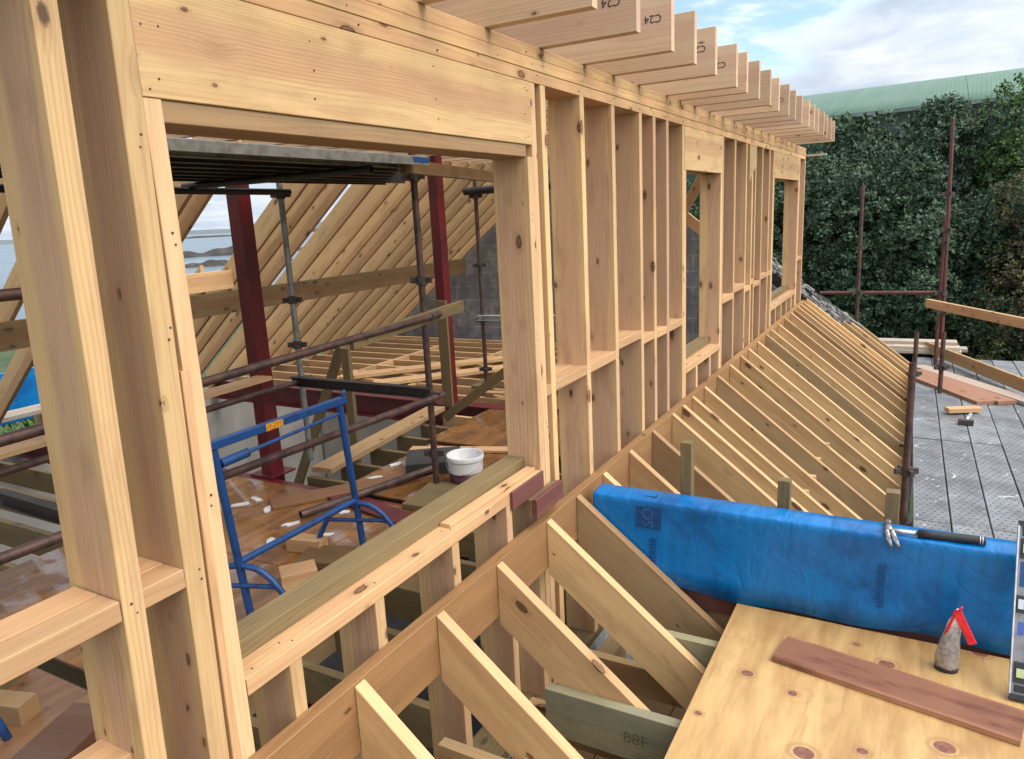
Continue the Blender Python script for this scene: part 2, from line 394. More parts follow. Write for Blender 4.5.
def m_plank():
    """galvanised steel scaffold plank: rows of small slots, cement splashes"""
    m, g, b = newmat('perforated_steel_plank')
    co = g.n('ShaderNodeTexCoord').outputs['Object']
    rnd = g.n('ShaderNodeObjectInfo').outputs['Random']
    x, y, z = g.xyz(co)
    px = g.m('SUBTRACT', g.m('FRACT', g.m('DIVIDE', x, 0.070)), 0.5)
    row = g.m('FLOOR', g.m('DIVIDE', y, 0.052))
    py = g.m('SUBTRACT', g.m('FRACT', g.m('ADD', g.m('DIVIDE', y, 0.046), g.m('MULTIPLY', row, 0.5))), 0.5)
    px = g.m('SUBTRACT', g.m('FRACT', g.m('ADD', g.m('DIVIDE', x, 0.046), g.m('MULTIPLY', row, 0.5))), 0.5)
    pyy = g.m('SUBTRACT', g.m('FRACT', g.m('DIVIDE', y, 0.052)), 0.5)
    dd = g.vm('LENGTH', g.cxyz(g.m('MULTIPLY', px, 1.0), g.m('MULTIPLY', pyy, 1.35), 0.0))
    slot = g.m('MULTIPLY', g.m('SUBTRACT', 1.0, g.smooth(dd, 0.15, 0.24)), g.m('LESS_THAN', g.m('ABSOLUTE', x), 0.095))
    n1 = g.noise(co, 3.0, 6.0, 0.7)
    vadd = g.vm('ADD', co, g.cxyz(g.m('MULTIPLY', rnd, 31.0), 0.0, 0.0))
    spl = g.smooth(g.noise(vadd, 7.0, 6.0, 0.72, 1.2), 0.615, 0.66)
    c = g.mix(g.smooth(n1, 0.35, 0.65), (0.235, 0.24, 0.245), (0.135, 0.135, 0.135))
    c = g.vm('SCALE', c, scale=g.m('MULTIPLY_ADD', rnd, 0.45, 0.85))
    c = g.mix(g.m('MULTIPLY', spl, 0.75), c, (0.66, 0.65, 0.61))
    c = g.mix(g.m('MULTIPLY', slot, 0.80), c, (0.035, 0.035, 0.035))
    g.put(b.inputs['Base Color'], c)
    b.inputs['Roughness'].default_value = 0.5
    b.inputs['Metallic'].default_value = 0.25
    bp = g.n('ShaderNodeBump')
    bp.inputs['Distance'].default_value = 0.004
    g.put(bp.inputs['Height'], g.m('SUBTRACT', n1, slot))
    g.put(b.inputs['Normal'], bp.outputs[0])
    return m


def m_membrane():
    m, g, b = newmat('blue_membrane')
    co = g.n('ShaderNodeTexCoord').outputs['Object']
    x, y, z = g.xyz(co)
    n1 = g.noise(co, 3.0, 5.0, 0.65)
    n2 = g.noise(co, 20.0, 4.0, 0.7)
    st = g.noise(g.cxyz(g.m('MULTIPLY', x, 28.0), y, g.m('MULTIPLY', z, 2.0)), 1.0, 3.0, 0.6)
    c = g.mix(g.smooth(n1, 0.42, 0.64), (0.001, 0.142, 0.39), (0.001, 0.088, 0.265))
    dirt = g.m('MULTIPLY', g.smooth(g.m('ADD', g.m('MULTIPLY', n1, 0.55), g.m('MULTIPLY', n2, 0.5)), 0.54, 0.70), 0.38)
    c = g.mix(dirt, c, (0.002, 0.036, 0.10))
    c = g.mix(g.m('MULTIPLY', g.smooth(st, 0.56, 0.72), 0.3), c, (0.002, 0.05, 0.14))
    g.put(b.inputs['Base Color'], c)
    g.put(b.inputs['Roughness'], g.m('MULTIPLY_ADD', n2, 0.3, 0.16))
    b.inputs['Specular IOR Level'].default_value = 0.4
    bp = g.n('ShaderNodeBump')
    bp.inputs['Strength'].default_value = 0.35
    bp.inputs['Distance'].default_value = 0.008
    cr = g.m('ABSOLUTE', g.m('SUBTRACT', g.noise(g.cxyz(g.m('MULTIPLY', x, 9.0), g.m('MULTIPLY', y, 4.0), g.m('MULTIPLY', z, 5.0)), 1.0, 3.0, 0.5, 0.8), 0.5))
    g.put(bp.inputs['Height'], g.m('ADD', g.m('MULTIPLY', n2, 0.5), g.m('MULTIPLY', g.smooth(cr, 0.0, 0.10), 0.38)))
    g.put(b.inputs['Normal'], bp.outputs[0])
    return m


def m_barn():
    m, g, b = newmat('green_profiled_sheet')
    co = g.n('ShaderNodeTexCoord').outputs['Object']
    x, y, z = g.xyz(co)
    rib = g.m('SINE', g.m('MULTIPLY', x, 2 * math.pi / 0.2))
    n1 = g.noise(g.cxyz(g.m('MULTIPLY', x, 2.0), g.m('MULTIPLY', y, 0.25), z), 1.0, 4.0, 0.6)
    c = g.mix(g.smooth(n1, 0.35, 0.7), (0.19, 0.30, 0.21), (0.22, 0.335, 0.245))
    g.put(b.inputs['Base Color'], c)
    b.inputs['Roughness'].default_value = 0.6
    bp = g.n('ShaderNodeBump')
    bp.inputs['Distance'].default_value = 0.0012
    g.put(bp.inputs['Height'], rib)
    g.put(b.inputs['Normal'], bp.outputs[0])
    return m


def m_sea():
    m, g, b = newmat('sea_water')
    co = g.n('ShaderNodeTexCoord').outputs['Object']
    n1 = g.noise(co, 0.02, 4.0, 0.6)
    g.put(b.inputs['Base Color'], g.mix(g.smooth(n1, 0.4, 0.6), (0.07, 0.12, 0.15), (0.11, 0.16, 0.19)))
    b.inputs['Roughness'].default_value = 0.28
    bp = g.n('ShaderNodeBump')
    bp.inputs['Strength'].default_value = 0.3
    bp.inputs['Distance'].default_value = 0.3
    g.put(bp.inputs['Height'], g.noise(co, 0.4, 4.0, 0.6))
    g.put(b.inputs['Normal'], bp.outputs[0])
    return m


def m_leaf(name, dark, light, rough=0.5):
    m, g, b = newmat(name)
    at = g.n('ShaderNodeAttribute', attribute_name='tint')
    c = g.mix(at.outputs['Fac'], dark, light)
    g.put(b.inputs['Base Color'], c)
    b.inputs['Roughness'].default_value = rough
    b.inputs['Specular IOR Level'].default_value = 0.15
    return m


M['block'] = m_block()
M['plank'] = m_plank()
M['membrane'] = m_membrane()
M['barn_green'] = m_barn()
M['sea'] = m_sea()
M['membrane_ink'] = simple('membrane_dark_print', (0.002, 0.055, 0.18), (0.002, 0.042, 0.14), 30, 0.4)
M['membrane_pale'] = simple('membrane_pale_print', (0.012, 0.13, 0.34), (0.006, 0.09, 0.26), 30, 0.4)
M['leaf_dark'] = m_leaf('dark_evergreen_leaf', (0.024, 0.045, 0.024), (0.100, 0.155, 0.082))
M['leaf_bright'] = m_leaf('bright_green_leaf', (0.035, 0.078, 0.016), (0.17, 0.27, 0.055))
M['leaf_brown'] = m_leaf('brownish_leaf', (0.045, 0.038, 0.026), (0.15, 0.15, 0.05), 0.6)
M['bark'] = simple('bark', (0.085, 0.065, 0.05), (0.05, 0.038, 0.03), 20, 0.9, bump=0.01)
M['grass'] = simple('grass_ground', (0.03, 0.055, 0.014), (0.055, 0.075, 0.022), 0.6, 0.95, bump=0.03)
M['rock'] = simple('shore_rock', (0.028, 0.025, 0.020), (0.06, 0.052, 0.04), 0.3, 0.95, bump=0.3)
M['far_land'] = simple('far_land', (0.10, 0.13, 0.14), (0.13, 0.15, 0.14), 0.01, 1.0)

# ------------------------------------------------------------------ object helpers
WM = {}


def place(o, Mw, parent=None):
    COL.objects.link(o)
    WM[o.name] = Mw
    if parent is not None:
        o.parent = parent
        o.matrix_basis = WM[parent.name].inverted() @ Mw
    else:
        o.matrix_basis = Mw
    return o


def tag(o, label=None, cat=None, group=None, kind=None):
    for k, v in (('label', label), ('category', cat), ('group', group), ('kind', kind)):
        if v:
            o[k] = v
    return o


def thing(name, label, cat, loc=(0, 0, 0), group=None):
    o = bpy.data.objects.new(name, None)
    o.empty_display_size = 0.2
    place(o, Matrix.Translation(Vector(loc)))
    return tag(o, label, cat, group)


def mesh(name, verts, faces, mat, Mw=None, parent=None, smooth=False, bevel=0.0):
    me = bpy.data.meshes.new(name)
    me.from_pydata([tuple(v) for v in verts], [], [tuple(f) for f in faces])
    me.validate()
    if mat:
        me.materials.append(M[mat] if isinstance(mat, str) else mat)
    if smooth:
        me.polygons.foreach_set('use_smooth', [True] * len(me.polygons))
    me.update()
    o = bpy.data.objects.new(name, me)
    place(o, Mw or Matrix.Identity(4), parent)
    if bevel:
        b = o.modifiers.new('bevel', 'BEVEL')
        b.width = bevel
        b.segments = 1
        b.limit_method = 'ANGLE'
    return o


def frame(o, x, z):
    x = Vector(x).normalized()
    z = Vector(z)
    z = (z - x * z.dot(x)).normalized()
    y = z.cross(x)
    return Matrix(((x.x, y.x, z.x, o[0]), (x.y, y.y, z.y, o[1]), (x.z, y.z, z.z, o[2]), (0, 0, 0, 1)))


def timber(name, p0, p1, w, h, mat='pine', parent=None, up=(0, 0, 1), c=0.0018, jit=0.0):
    """sawn length from p0 to p1 (centre line); w across, h along up"""
    p0, p1 = Vector(p0), Vector(p1)
    if jit:
        p0 = p0 + Vector([random.uniform(-jit, jit) for _ in range(3)])
        p1 = p1 + Vector([random.uniform(-jit, jit) for _ in range(3)])
    L = (p1 - p0).length
    Mw = frame((p0 + p1) / 2, p1 - p0, up)
    a, b = w / 2, h / 2
    sec = [(-a + c, -b), (a - c, -b), (a, -b + c), (a, b - c), (a - c, b), (-a + c, b), (-a, b - c), (-a, -b + c)]
    v = [(-L / 2, s[0], s[1]) for s in sec] + [(L / 2, s[0], s[1]) for s in sec]
    f = [(i, i + 8, (i + 1) % 8 + 8, (i + 1) % 8) for i in range(8)]
    f = [tuple(reversed(q)) for q in f]
    f += [tuple(range(8)), tuple(reversed(range(8, 16)))]
    f = [tuple(reversed(q)) for q in f]
    return mesh(name, v, f, mat, Mw, parent)


def box(name, lo, hi, mat, parent=None, c=0.0018, along=None):
    """axis aligned sawn block; local x runs along its longest (or named) axis"""
    lo, hi = Vector(lo), Vector(hi)
    ce, s = (lo + hi) / 2, hi - lo
    ax = along if along is not None else max(range(3), key=lambda i: s[i])
    d = [Vector((1, 0, 0)), Vector((0, 1, 0)), Vector((0, 0, 1))][ax]
    up = Vector((0, 0, 1)) if ax != 2 else Vector((1, 0, 0))
    h = s[2] if ax != 2 else s[0]
    w = s[1] if ax == 0 else (s[0] if ax == 1 else s[1])
    return timber(name, ce - d * s[ax] / 2, ce + d * s[ax] / 2, w, h, mat, parent, up, c)


def sheet(name, x0, x1, y0, y1, z0, z1, mat, parent=None, rot=0.0):
    cx, cy, cz = (x0 + x1) / 2, (y0 + y1) / 2, (z0 + z1) / 2
    a, b, c = (x1 - x0) / 2, (y1 - y0) / 2, (z1 - z0) / 2
    v = [(sx * a, sy * b, sz * c) for sz in (-1, 1) for sx, sy in ((-1, -1), (1, -1), (1, 1), (-1, 1))]
    f = [(3, 2, 1, 0), (4, 5, 6, 7), (0, 1, 5, 4), (1, 2, 6, 5), (2, 3, 7, 6), (3, 0, 4, 7)]
    return mesh(name, v, f, mat, Matrix.Translation((cx, cy, cz)) @ Matrix.Rotation(rot, 4, 'Z'), parent, bevel=0.0015)


def prism(name, poly, t, Mw, mat, parent=None, bevel=0.002):
    """polygon in local x,z extruded along local y, centred"""
    n = len(poly)
    v = [(x, -t / 2, z) for x, z in poly] + [(x, t / 2, z) for x, z in poly]
    area = sum(poly[i][0] * poly[(i + 1) % n][1] - poly[(i + 1) % n][0] * poly[i][1] for i in range(n))
    f = [tuple(range(n)), tuple(reversed(range(n, 2 * n)))]
    f += [(i, i + n, (i + 1) % n + n, (i + 1) % n) for i in range(n)]
    if area < 0:
        f = [tuple(reversed(q)) for q in f]
    return mesh(name, v, f, mat, Mw, parent, bevel=bevel)


def ringmesh(rings, close_ends=True):
    """loft a list of closed rings (equal counts)"""
    n = len(rings[0])
    v = [p for r in rings for p in r]
    f = []
    for k in range(len(rings) - 1):
        for i in range(n):
            j = (i + 1) % n
            f.append((k * n + i, k * n + j, (k + 1) * n + j, (k + 1) * n + i))
    if close_ends:
        f.append(tuple(reversed(range(n))))
        f.append(tuple(range((len(rings) - 1) * n, len(rings) * n)))
    return v, f


def tube(name, p0, p1, r, mat, parent=None, seg=14, hollow=True):
    p0, p1 = Vector(p0), Vector(p1)
    L = (p1 - p0).length
    up = (0, 0, 1) if abs((p1 - p0).normalized().z) < 0.9 else (1, 0, 0)
    Mw = frame((p0 + p1) / 2, p1 - p0, up)
    def ring(x, q):
        return [(x, q * math.cos(2 * math.pi * i / seg), q * math.sin(2 * math.pi * i / seg)) for i in range(seg)]
    if hollow:
        rings = [ring(-L / 2 + 0.02, r * 0.82), ring(-L / 2, r * 0.82), ring(-L / 2, r), ring(L / 2, r), ring(L / 2, r * 0.82), ring(L / 2 - 0.02, r * 0.82)]
    else:
        rings = [ring(-L / 2, r), ring(L / 2, r)]
    v, f = ringmesh(rings)
    o = mesh(name, v, f, mat, Mw, parent, smooth=True)
    o.modifiers.new('edges', 'EDGE_SPLIT').split_angle = R(40)
    return o


def sweep(name, pts, r, mat, parent=None, seg=10, Mw=None):
    """bent tube through points"""
    pts = [Vector(p) for p in pts]
    rings = []
    up = Vector((0, 0, 1))
    for i, p in enumerate(pts):
        t = (pts[min(i + 1, len(pts) - 1)] - pts[max(i - 1, 0)]).normalized()
        a = t.cross(up)
        if a.length < 0.1:
            a = t.cross(Vector((0, 1, 0)))
        a.normalize()
        b = a.cross(t)
        rings.append([p + r * (math.cos(q) * a + math.sin(q) * b) for q in (2 * math.pi * k / seg for k in range(seg))])
    v, f = ringmesh(rings)
    f = [tuple(reversed(q)) for q in f]
    return mesh(name, v, f, mat, Mw, parent, smooth=True)


def multi(name, boxes, mat, parent=None, Mw=None, bevel=0.002):
    """several small oriented boxes (one part made of plates) in one mesh: (centre, size, rotz)"""
    v, f = [], []
    for c, s, rz in boxes:
        k = len(v)
        cr, sr = math.cos(rz), math.sin(rz)
        for sz in (-1, 1):
            for sx, sy in ((-1, -1), (1, -1), (1, 1), (-1, 1)):
                X, Y = sx * s[0] / 2, sy * s[1] / 2
                v.append((c[0] + X * cr - Y * sr, c[1] + X * sr + Y * cr, c[2] + sz * s[2] / 2))
        f += [tuple(k + i for i in q) for q in ((3, 2, 1, 0), (4, 5, 6, 7), (0, 1, 5, 4), (1, 2, 6, 5), (2, 3, 7, 6), (3, 0, 4, 7))]
    return mesh(name, v, f, mat, Mw, parent, bevel=bevel)


def coupler(p, parent, axis='Z', mat='coupler'):
    """scaffold coupler: split collar with two bolt lugs"""
    p = Vector(p)
    seg = 12
    rr = 0.036
    rings = [[(rr * math.cos(2 * math.pi * i / seg), rr * math.sin(2 * math.pi * i / seg), h) for i in range(seg)] for h in (-0.032, 0.032)]
    v, f = ringmesh(rings)
    for a in (0.4, 2.2, 3.6, 5.3):
        k = len(v)
        cx, cy = 0.05 * math.cos(a), 0.05 * math.sin(a)
        cr, sr = math.cos(a), math.sin(a)
        for sz in (-1, 1):
            for sx, sy in ((-1, -1), (1, -1), (1, 1), (-1, 1)):
                X, Y = sx * 0.028, sy * 0.015
                v.append((cx + X * cr - Y * sr, cy + X * sr + Y * cr, sz * 0.02))
        f += [tuple(k + i for i in q) for q in ((3, 2, 1, 0), (4, 5, 6, 7), (0, 1, 5, 4), (1, 2, 6, 5), (2, 3, 7, 6), (3, 0, 4, 7))]
    Mw = Matrix.Translation(p)
    if axis == 'Y':
        Mw = Mw @ Matrix.Rotation(R(90), 4, 'X')
    if axis == 'X':
        Mw = Mw @ Matrix.Rotation(R(90), 4, 'Y')
    return mesh('coupler', v, f, mat, Mw, parent)


def text(name, s, size, mat, Mw, parent, ext=0.0004, align='CENTER'):
    cu = bpy.data.curves.new(name, 'FONT')
    cu.body = s
    cu.size = size
    cu.align_x = align
    cu.align_y = 'CENTER'
    cu.extrude = ext
    cu.resolution_u = 3
    tmp = bpy.data.objects.new(name + '_tmp', cu)
    COL.objects.link(tmp)
    dg = bpy.context.evaluated_depsgraph_get()
    me = bpy.data.meshes.new_from_object(tmp.evaluated_get(dg))
    bpy.data.objects.remove(tmp)
    bpy.data.curves.remove(cu)
    me.materials.clear()
    me.materials.append(M[mat])
    me.name = name
    o = bpy.data.objects.new(name, me)
    return place(o, Mw, parent)


FX = -1.42           # outer face of the window wall
TH = 0.044           # timber thickness
DP = 0.165            # stud depth
CX = FX - DP / 2

# ------------------------------------------------------------------ ground, sea, far land
def ground_z(x, y):
    d = (-x * 0.78 + y * 0.62)
    t = min(max((d - 25) / 130.0, 0), 1)
    return -4.75 - 7.5 * t * t * (3 - 2 * t)


gv, gf = [], []
radii = [0, 4, 8, 12, 16, 20, 26, 34, 44, 56, 72, 92, 120, 160, 210, 280, 400, 700, 1500, 4000, 9000]
NS = 64
for r in radii:
    for k in range(NS):
        a = 2 * math.pi * k / NS
        x, y = r * math.cos(a), r * math.sin(a)
        gv.append((x, y, ground_z(x, y) + (0.15 * math.sin(x * 0.7) * math.sin(y * 0.6) if r > 12 else 0)))
for i in range(len(radii) - 1):
    for k in range(NS):
        j = (k + 1) % NS
        gf.append((i * NS + k, (i + 1) * NS + k, (i + 1) * NS + j, i * NS + j))
tag(mesh('ground', gv, gf, 'grass', smooth=True), kind='structure')
sv = [(-9000, -3000, -10.0), (9000, -3000, -10.0), (9000, 14000, -10.0), (-12000, 14000, -10.0)]
tag(mesh('sea', sv, [(0, 1, 2, 3)], 'sea'), kind='structure')


def ridge(name, c, dirv, length, h, depth, mat, n=90, seed=1, base=-12.0, rough=0.5):
    """long low land form with real depth"""
    rn = random.Random(seed)
    ph = [rn.uniform(0, 6.28) for _ in range(8)]
    dirv = Vector((dirv[0], dirv[1], 0)).normalized()
    nrm = Vector((-dirv.y, dirv.x, 0))
    v, f = [], []
    prof = [(-1, 0), (-0.6, 0.55), (-0.2, 0.92), (0.15, 1.0), (0.6, 0.6), (1, 0)]
    for i in range(n + 1):
        t = i / n
        e = math.sin(math.pi * t) ** 0.4
        hh = h * e * (0.6 + 0.22 * math.sin(3.1 * t * 2 + ph[0]) + rough * (0.22 * math.sin(17 * t + ph[1]) + 0.15 * math.sin(41 * t + ph[2]) + 0.1 * math.sin(97 * t + ph[3])))
        for q, k in prof:
            p = Vector(c) + dirv * (t - 0.5) * length + nrm * q * depth * (0.8 + 0.2 * math.sin(9 * t + ph[4]))
            v.append((p.x, p.y, base + (hh - base + c[2]) * k if k else base))
    m = len(prof)
    for i in range(n):
        for k in range(m - 1):
            f.append((i * m + k, (i + 1) * m + k, (i + 1) * m + k + 1, i * m + k + 1))
    return tag(mesh(name, v, f, mat, smooth=True), kind='structure')


sd = Vector((-0.772, 0.636, 0))
sp = Vector((0.636, 0.772, 0))
ridge('far_land', tuple(sd * 3200 + Vector((0, 0, -10))), sp, 7000, 52, 300, 'far_land', seed=3)
ridge('shore_island', tuple(sd * 1300 + sp * 120 + Vector((0, 0, -10))), sp, 520, 6.5, 40, 'rock', seed=5, rough=0.4)
ridge('shore_rocks', tuple(sd * 330 + sp * 10 + Vector((0, 0, -10))), sp, 150, 5.0, 12, 'rock', seed=8, rough=0.9)
ridge('shore_reef', tuple(sd * 235 - sp * 12 + Vector((0, 0, -10.4))), sp, 70, 2.2, 6, 'rock', seed=11, rough=0.9)

# ------------------------------------------------------------------ window wall
wall = thing('timber_wall_frame', 'long new timber stud wall with window openings running from the left foreground to the far right corner', 'wall frame', (FX, 5.0, -2.0))
ZP = 0.516
ZB = -2.2


def stud(y, z0=ZB, z1=ZP, name='stud', mat='pine_stud', t=TH, x0=FX, dp=DP):
    return timber(name, (x0 - dp / 2, y, z0), (x0 - dp / 2, y, z1), t, dp, mat, wall, up=(1, 0, 0), jit=0.0015)


for y in (-0.35, 0.05, 0.45):
    stud(y)
timber('stud', (FX - 0.0925, 0.797, ZB), (FX - 0.0925, 0.869, ZP), 0.050, 0.185, 'pine_stud', wall, up=(1, 0, 0))
timber('stud', (FX - 0.0925, 0.958, ZB), (FX - 0.0925, 1.017, ZP), 0.052, 0.185, 'pine_stud', wall, up=(1, 0, 0))
timber('packing_strip', (FX - 0.05, 1.010, ZB), (FX - 0.05, 1.041, -0.3), 0.022, 0.10, 'pine', wall, up=(1, 0, 0))
stud(1.058, ZB, 0.2745, 'jamb_stud')
stud(2.750, ZB, 0.2275, 'jamb_stud')
for y in (2.797, 2.888, 3.290, 3.684, 4.094, 4.335, 4.590, 4.935):
    stud(y)
stud(4.981, ZB, 0.238, 'jamb_stud')
stud(5.979, ZB, 0.238, 'jamb_stud')
for y in (6.025, 6.457, 6.905, 7.160, 7.300, 7.630, 8.010, 8.215):
    stud(y)
stud(8.262, ZB, 0.245, 'jamb_stud')
stud(9.962, ZB, 0.245, 'jamb_stud')
for y in (10.008, 10.45):
    stud(y)
# plates
for k, (z0, brk) in enumerate(((0.517, 3.6), (0.564, 5.3), (0.611, 2.47))):
    y0 = -0.6
    for y1 in (brk, 7.4 + 0.5 * k, 10.48):
        dx = 0.002 * (k % 2)
        box('top_plate', (FX - DP + dx, y0 + 0.001, z0), (FX + dx, y1 - 0.001, z0 + 0.0455), 'pine', wall)
        y0 = y1
box('sole_plate', (FX - DP, -0.6, ZB - 0.047), (FX, 10.48, ZB - 0.001), 'treated', wall)
# lintels
for (y0, y1, z0) in ((1.037, 2.772, 0.2755), (4.959, 6.001, 0.240), (8.240, 9.984, 0.248)):
    box('header', (FX - 0.045, y0, z0), (FX + 0.001, y1, ZP - 0.001), 'pine', wall)
    box('header', (FX - DP, y0, z0), (FX - DP + 0.045, y1, ZP - 0.001), 'pine', wall)
box('header_plate', (FX - DP + 0.002, 1.081, 0.228), (FX - 0.006, 2.727, 0.2745), 'old_pine', wall)
# sills with packers on top and short studs under
for (y0, y1) in ((1.082, 2.726), (5.004, 5.956), (8.286, 9.939)):
    box('sill_rail', (FX - DP, y0, -1.147), (FX + 0.001, y1, -1.100), 'pine', wall)
    box('sill_batten', (FX - DP - 0.002, y0 + 0.002, -1.0995), (FX - 0.078, y1 - 0.002, -1.048), 'treated', wall)
    n = 4 if y1 - y0 > 1.2 else 2
    for k in range(n):
        y = y0 + (y1 - y0) * (k + 0.75) / (n + 0.5)
        if n == 4 and y0 < 2:
            y = (1.245, 1.60, 2.035, 2.43)[k]
        stud(y, ZB, -1.148, 'cripple_stud')
stud(2.695, ZB, -1.148, 'cripple_stud')
# noggins
def noggin(y0, y1, zt, name='noggin'):
    box(name, (FX - DP + 0.004, y0, zt - 0.047), (FX - 0.075, y1, zt), 'pine', wall)
    box(name, (FX - 0.074, y0, zt - 0.047), (FX - random.uniform(0, 0.003), y1, zt - 0.001), 'pine', wall)


nog = [(-0.328, 0.028, -0.75), (0.072, 0.428, -0.75), (0.472, 0.806, -0.742), (0.856, 0.962, -0.742), (2.819, 2.866, -0.738), (2.910, 3.268, -0.737), (3.312, 3.662, -0.737),
       (3.706, 4.072, -0.690), (4.116, 4.313, -0.733), (4.357, 4.568, -0.74), (4.612, 4.913, -0.74), (6.047, 6.435, -0.742),
       (6.479, 6.883, -0.70), (6.927, 7.138, -0.745), (7.182, 7.278, -0.70), (7.322, 7.608, -0.745), (7.652, 7.988, -0.70),
       (8.032, 8.193, -0.70), (10.030, 10.428, -0.70)]
for a in nog:
    noggin(*a)
box('noggin', (FX - 0.16, 0.472, -1.165), (FX - 0.05, 0.800, -1.120), 'pine', wall)
# small triangular gusset high up right of the second window
prism('gusset', [(0, 0), (0.30, 0), (0.30, -0.16), (0, -0.32)], 0.02, frame((FX + 0.011, 6.93, 0.512), (0, 1, 0), (0, 0, 1)) , 'old_pine', wall)

# fixings: small round nail heads driven through plates, lintels, sills and ledger
rn = random.Random(21)
nv, nf = [], []
def nail(x, y, z, ax=0):
    k = len(nv)
    r = rn.uniform(0.0021, 0.0032)
    for d in (-0.002, 0.0012):
        for i in range(7):
            a = 2 * math.pi * i / 7
            p = (r * math.cos(a), r * math.sin(a))
            nv.append((x + d, y + p[0], z + p[1]) if ax == 0 else (x + p[0], y + p[1], z + d))
    nf.append(tuple(range(k + 7, k + 14)))
    for i in range(7):
        nf.append((k + i, k + (i + 1) % 7, k + 7 + (i + 1) % 7, k + 7 + i))
for y in (0.85, 1.03, 1.3, 1.7, 2.1, 2.5, 2.80, 2.89, 3.29, 3.68, 4.09, 4.33, 4.59, 4.94, 5.4, 6.02, 6.46, 6.9):
    for z in (0.54, 0.588, 0.634):
        if rn.random() < 0.75:
            nail(FX + 0.002, y + rn.uniform(-.05, .05), z + rn.uniform(-.012, .012))
for y in (1.06, 1.09, 1.55, 2.1, 2.72, 2.745):
    for z in (0.31, 0.40, 0.48):
        nail(FX + 0.001, y + rn.uniform(-.012, .012), z + rn.uniform(-.02, .02))
for y in (1.11, 1.25, 1.6, 2.03, 2.43):
    for q in (-.012, .012):
        nail(FX - 0.035 + q, y + q, -1.1, 1)
for y, z in ((1.0, -0.76), (0.83, -0.76), (2.89, -0.76), (3.29, -0.76), (3.68, -0.75), (1.02, -0.2), (1.02, 0.2), (1.06, 0.0), (1.06, -0.6), (2.75, 0.0), (2.75, -0.5), (2.8, -0.9)):
    nail(FX, y, z)
    nail(FX, y + rn.uniform(-.01, .01), z - 0.025)
tag(mesh('nail_heads', nv, nf, 'coupler', None, wall), kind='stuff')

# ------------------------------------------------------------------ flat roof joists
jst = thing('flat_roof_joists', 'row of pale stamped roof joists overhanging the top plate of the stud wall', 'roof joists', (-3.0, 5.0, 0.66))
jy = [0.46, 0.86, 1.26, 1.66, 2.06, 2.465, 2.895, 3.335, 3.700, 4.080, 4.58, 4.86, 5.20, 5.60, 6.00, 6.38, 6.76, 7.14, 7.52, 7.90, 8.28, 8.62, 8.96, 9.32, 9.695]
for i, y in enumerate(jy):
    x1 = -1.008 + random.uniform(-0.008, 0.008)
    lab_mat = 'pine_joist'
    j = timber('roof_joist', (-5.05, y + random.uniform(-.004, .004), 0.7735), (x1, y, 0.7735), 0.045, 0.231, lab_mat, jst)
    if i in (4, 5, 6, 7, 9, 10, 15, 17, 20):
        xo = x1 - random.uniform(0.07, 0.11)
        zo = 0.7735 + random.uniform(0.0, 0.03)
        # text plane faces -Y and is upside down as stamped
        Mw = Matrix(((-1, 0, 0, xo), (0, 0, -1, y - 0.0235), (0, -1, 0, zo), (0, 0, 0, 1)))
        text('grade_stamp', 'C24', 0.046, 'ink', Mw, j)
    if i == 11:
        tag(j, 'joist with dark bark streaks at its end')
box('plate_offcut', (-1.57, 10.49, 0.555), (-1.18, 10.56, 0.577), 'grey_board', wall)

# ------------------------------------------------------------------ lower roof frame
PIT = R(38.7)
cs, sn = math.cos(PIT), math.sin(PIT)
low = thing('lean_to_roof_frame', 'sloping rafters fixed to a ledger along the foot of the stud wall, falling to the right', 'rafters', (-1.3, 5.0, -1.4))
box('ledger_board', (FX + 0.002, -0.6, -1.53), (FX + 0.047, 6.1, -1.305), 'ledger', low)
box('ledger_board', (FX + 0.002, 6.102, -1.53), (FX + 0.046, 10.62, -1.304), 'ledger', low)
RX = FX + 0.048


def low_rafter(y, xe, dep=0.195, mat='rafter', zt=-1.311, seat=False):
    L = (xe - RX) / cs
    tn = math.tan(PIT)
    poly = [(0, 0), (L, 0), (L + dep * tn, -dep), (dep * tn, -dep)]
    if seat:
        poly = [(0, 0), (L, 0), (L + dep * 0.55 * tn, -dep * 0.55), (L - 0.13, -dep), (dep * tn, -dep)]
    Mw = frame((RX, y + 0.022, zt + random.uniform(-.003, .003)), (cs, 0, -sn), (sn, 0, cs))
    return prism('rafter', poly, TH, Mw, mat, low)


for y in (0.60, 1.0, 1.404):
    low_rafter(y, -0.69, seat=True)
low_rafter(1.823, -0.66, mat='rafter', seat=True)
low_rafter(2.230, -0.68, mat='rafter', seat=True)
low_rafter(2.668, -0.665, mat='rafter')
low_rafter(2.985, -0.655, mat='old_pine')
far_y = [3.320, 3.705, 4.105, 4.510, 4.752, 4.990, 5.317, 5.702, 6.143, 6.546, 6.888, 7.311, 7.745, 8.03, 8.45, 8.90, 9.344, 9.62, 9.90, 10.16, 10.42]
for k, y in enumerate(far_y):
    low_rafter(y, -0.055 + random.uniform(-.012, .012), mat='rafter' if k % 5 != 2 else 'old_pine')
# small fixing blocks half way along some rafters
for y in (4.99, 5.317, 5.702, 6.143):
    xb = -0.62 + random.uniform(-0.05, 0.05)
    zb = -1.311 - (xb - RX) * math.tan(PIT) - 0.03
    box('packer', (xb, y + 0.0455, zb - 0.05), (xb + 0.07, y + 0.085, zb - 0.01), 'pine', low, along=0)
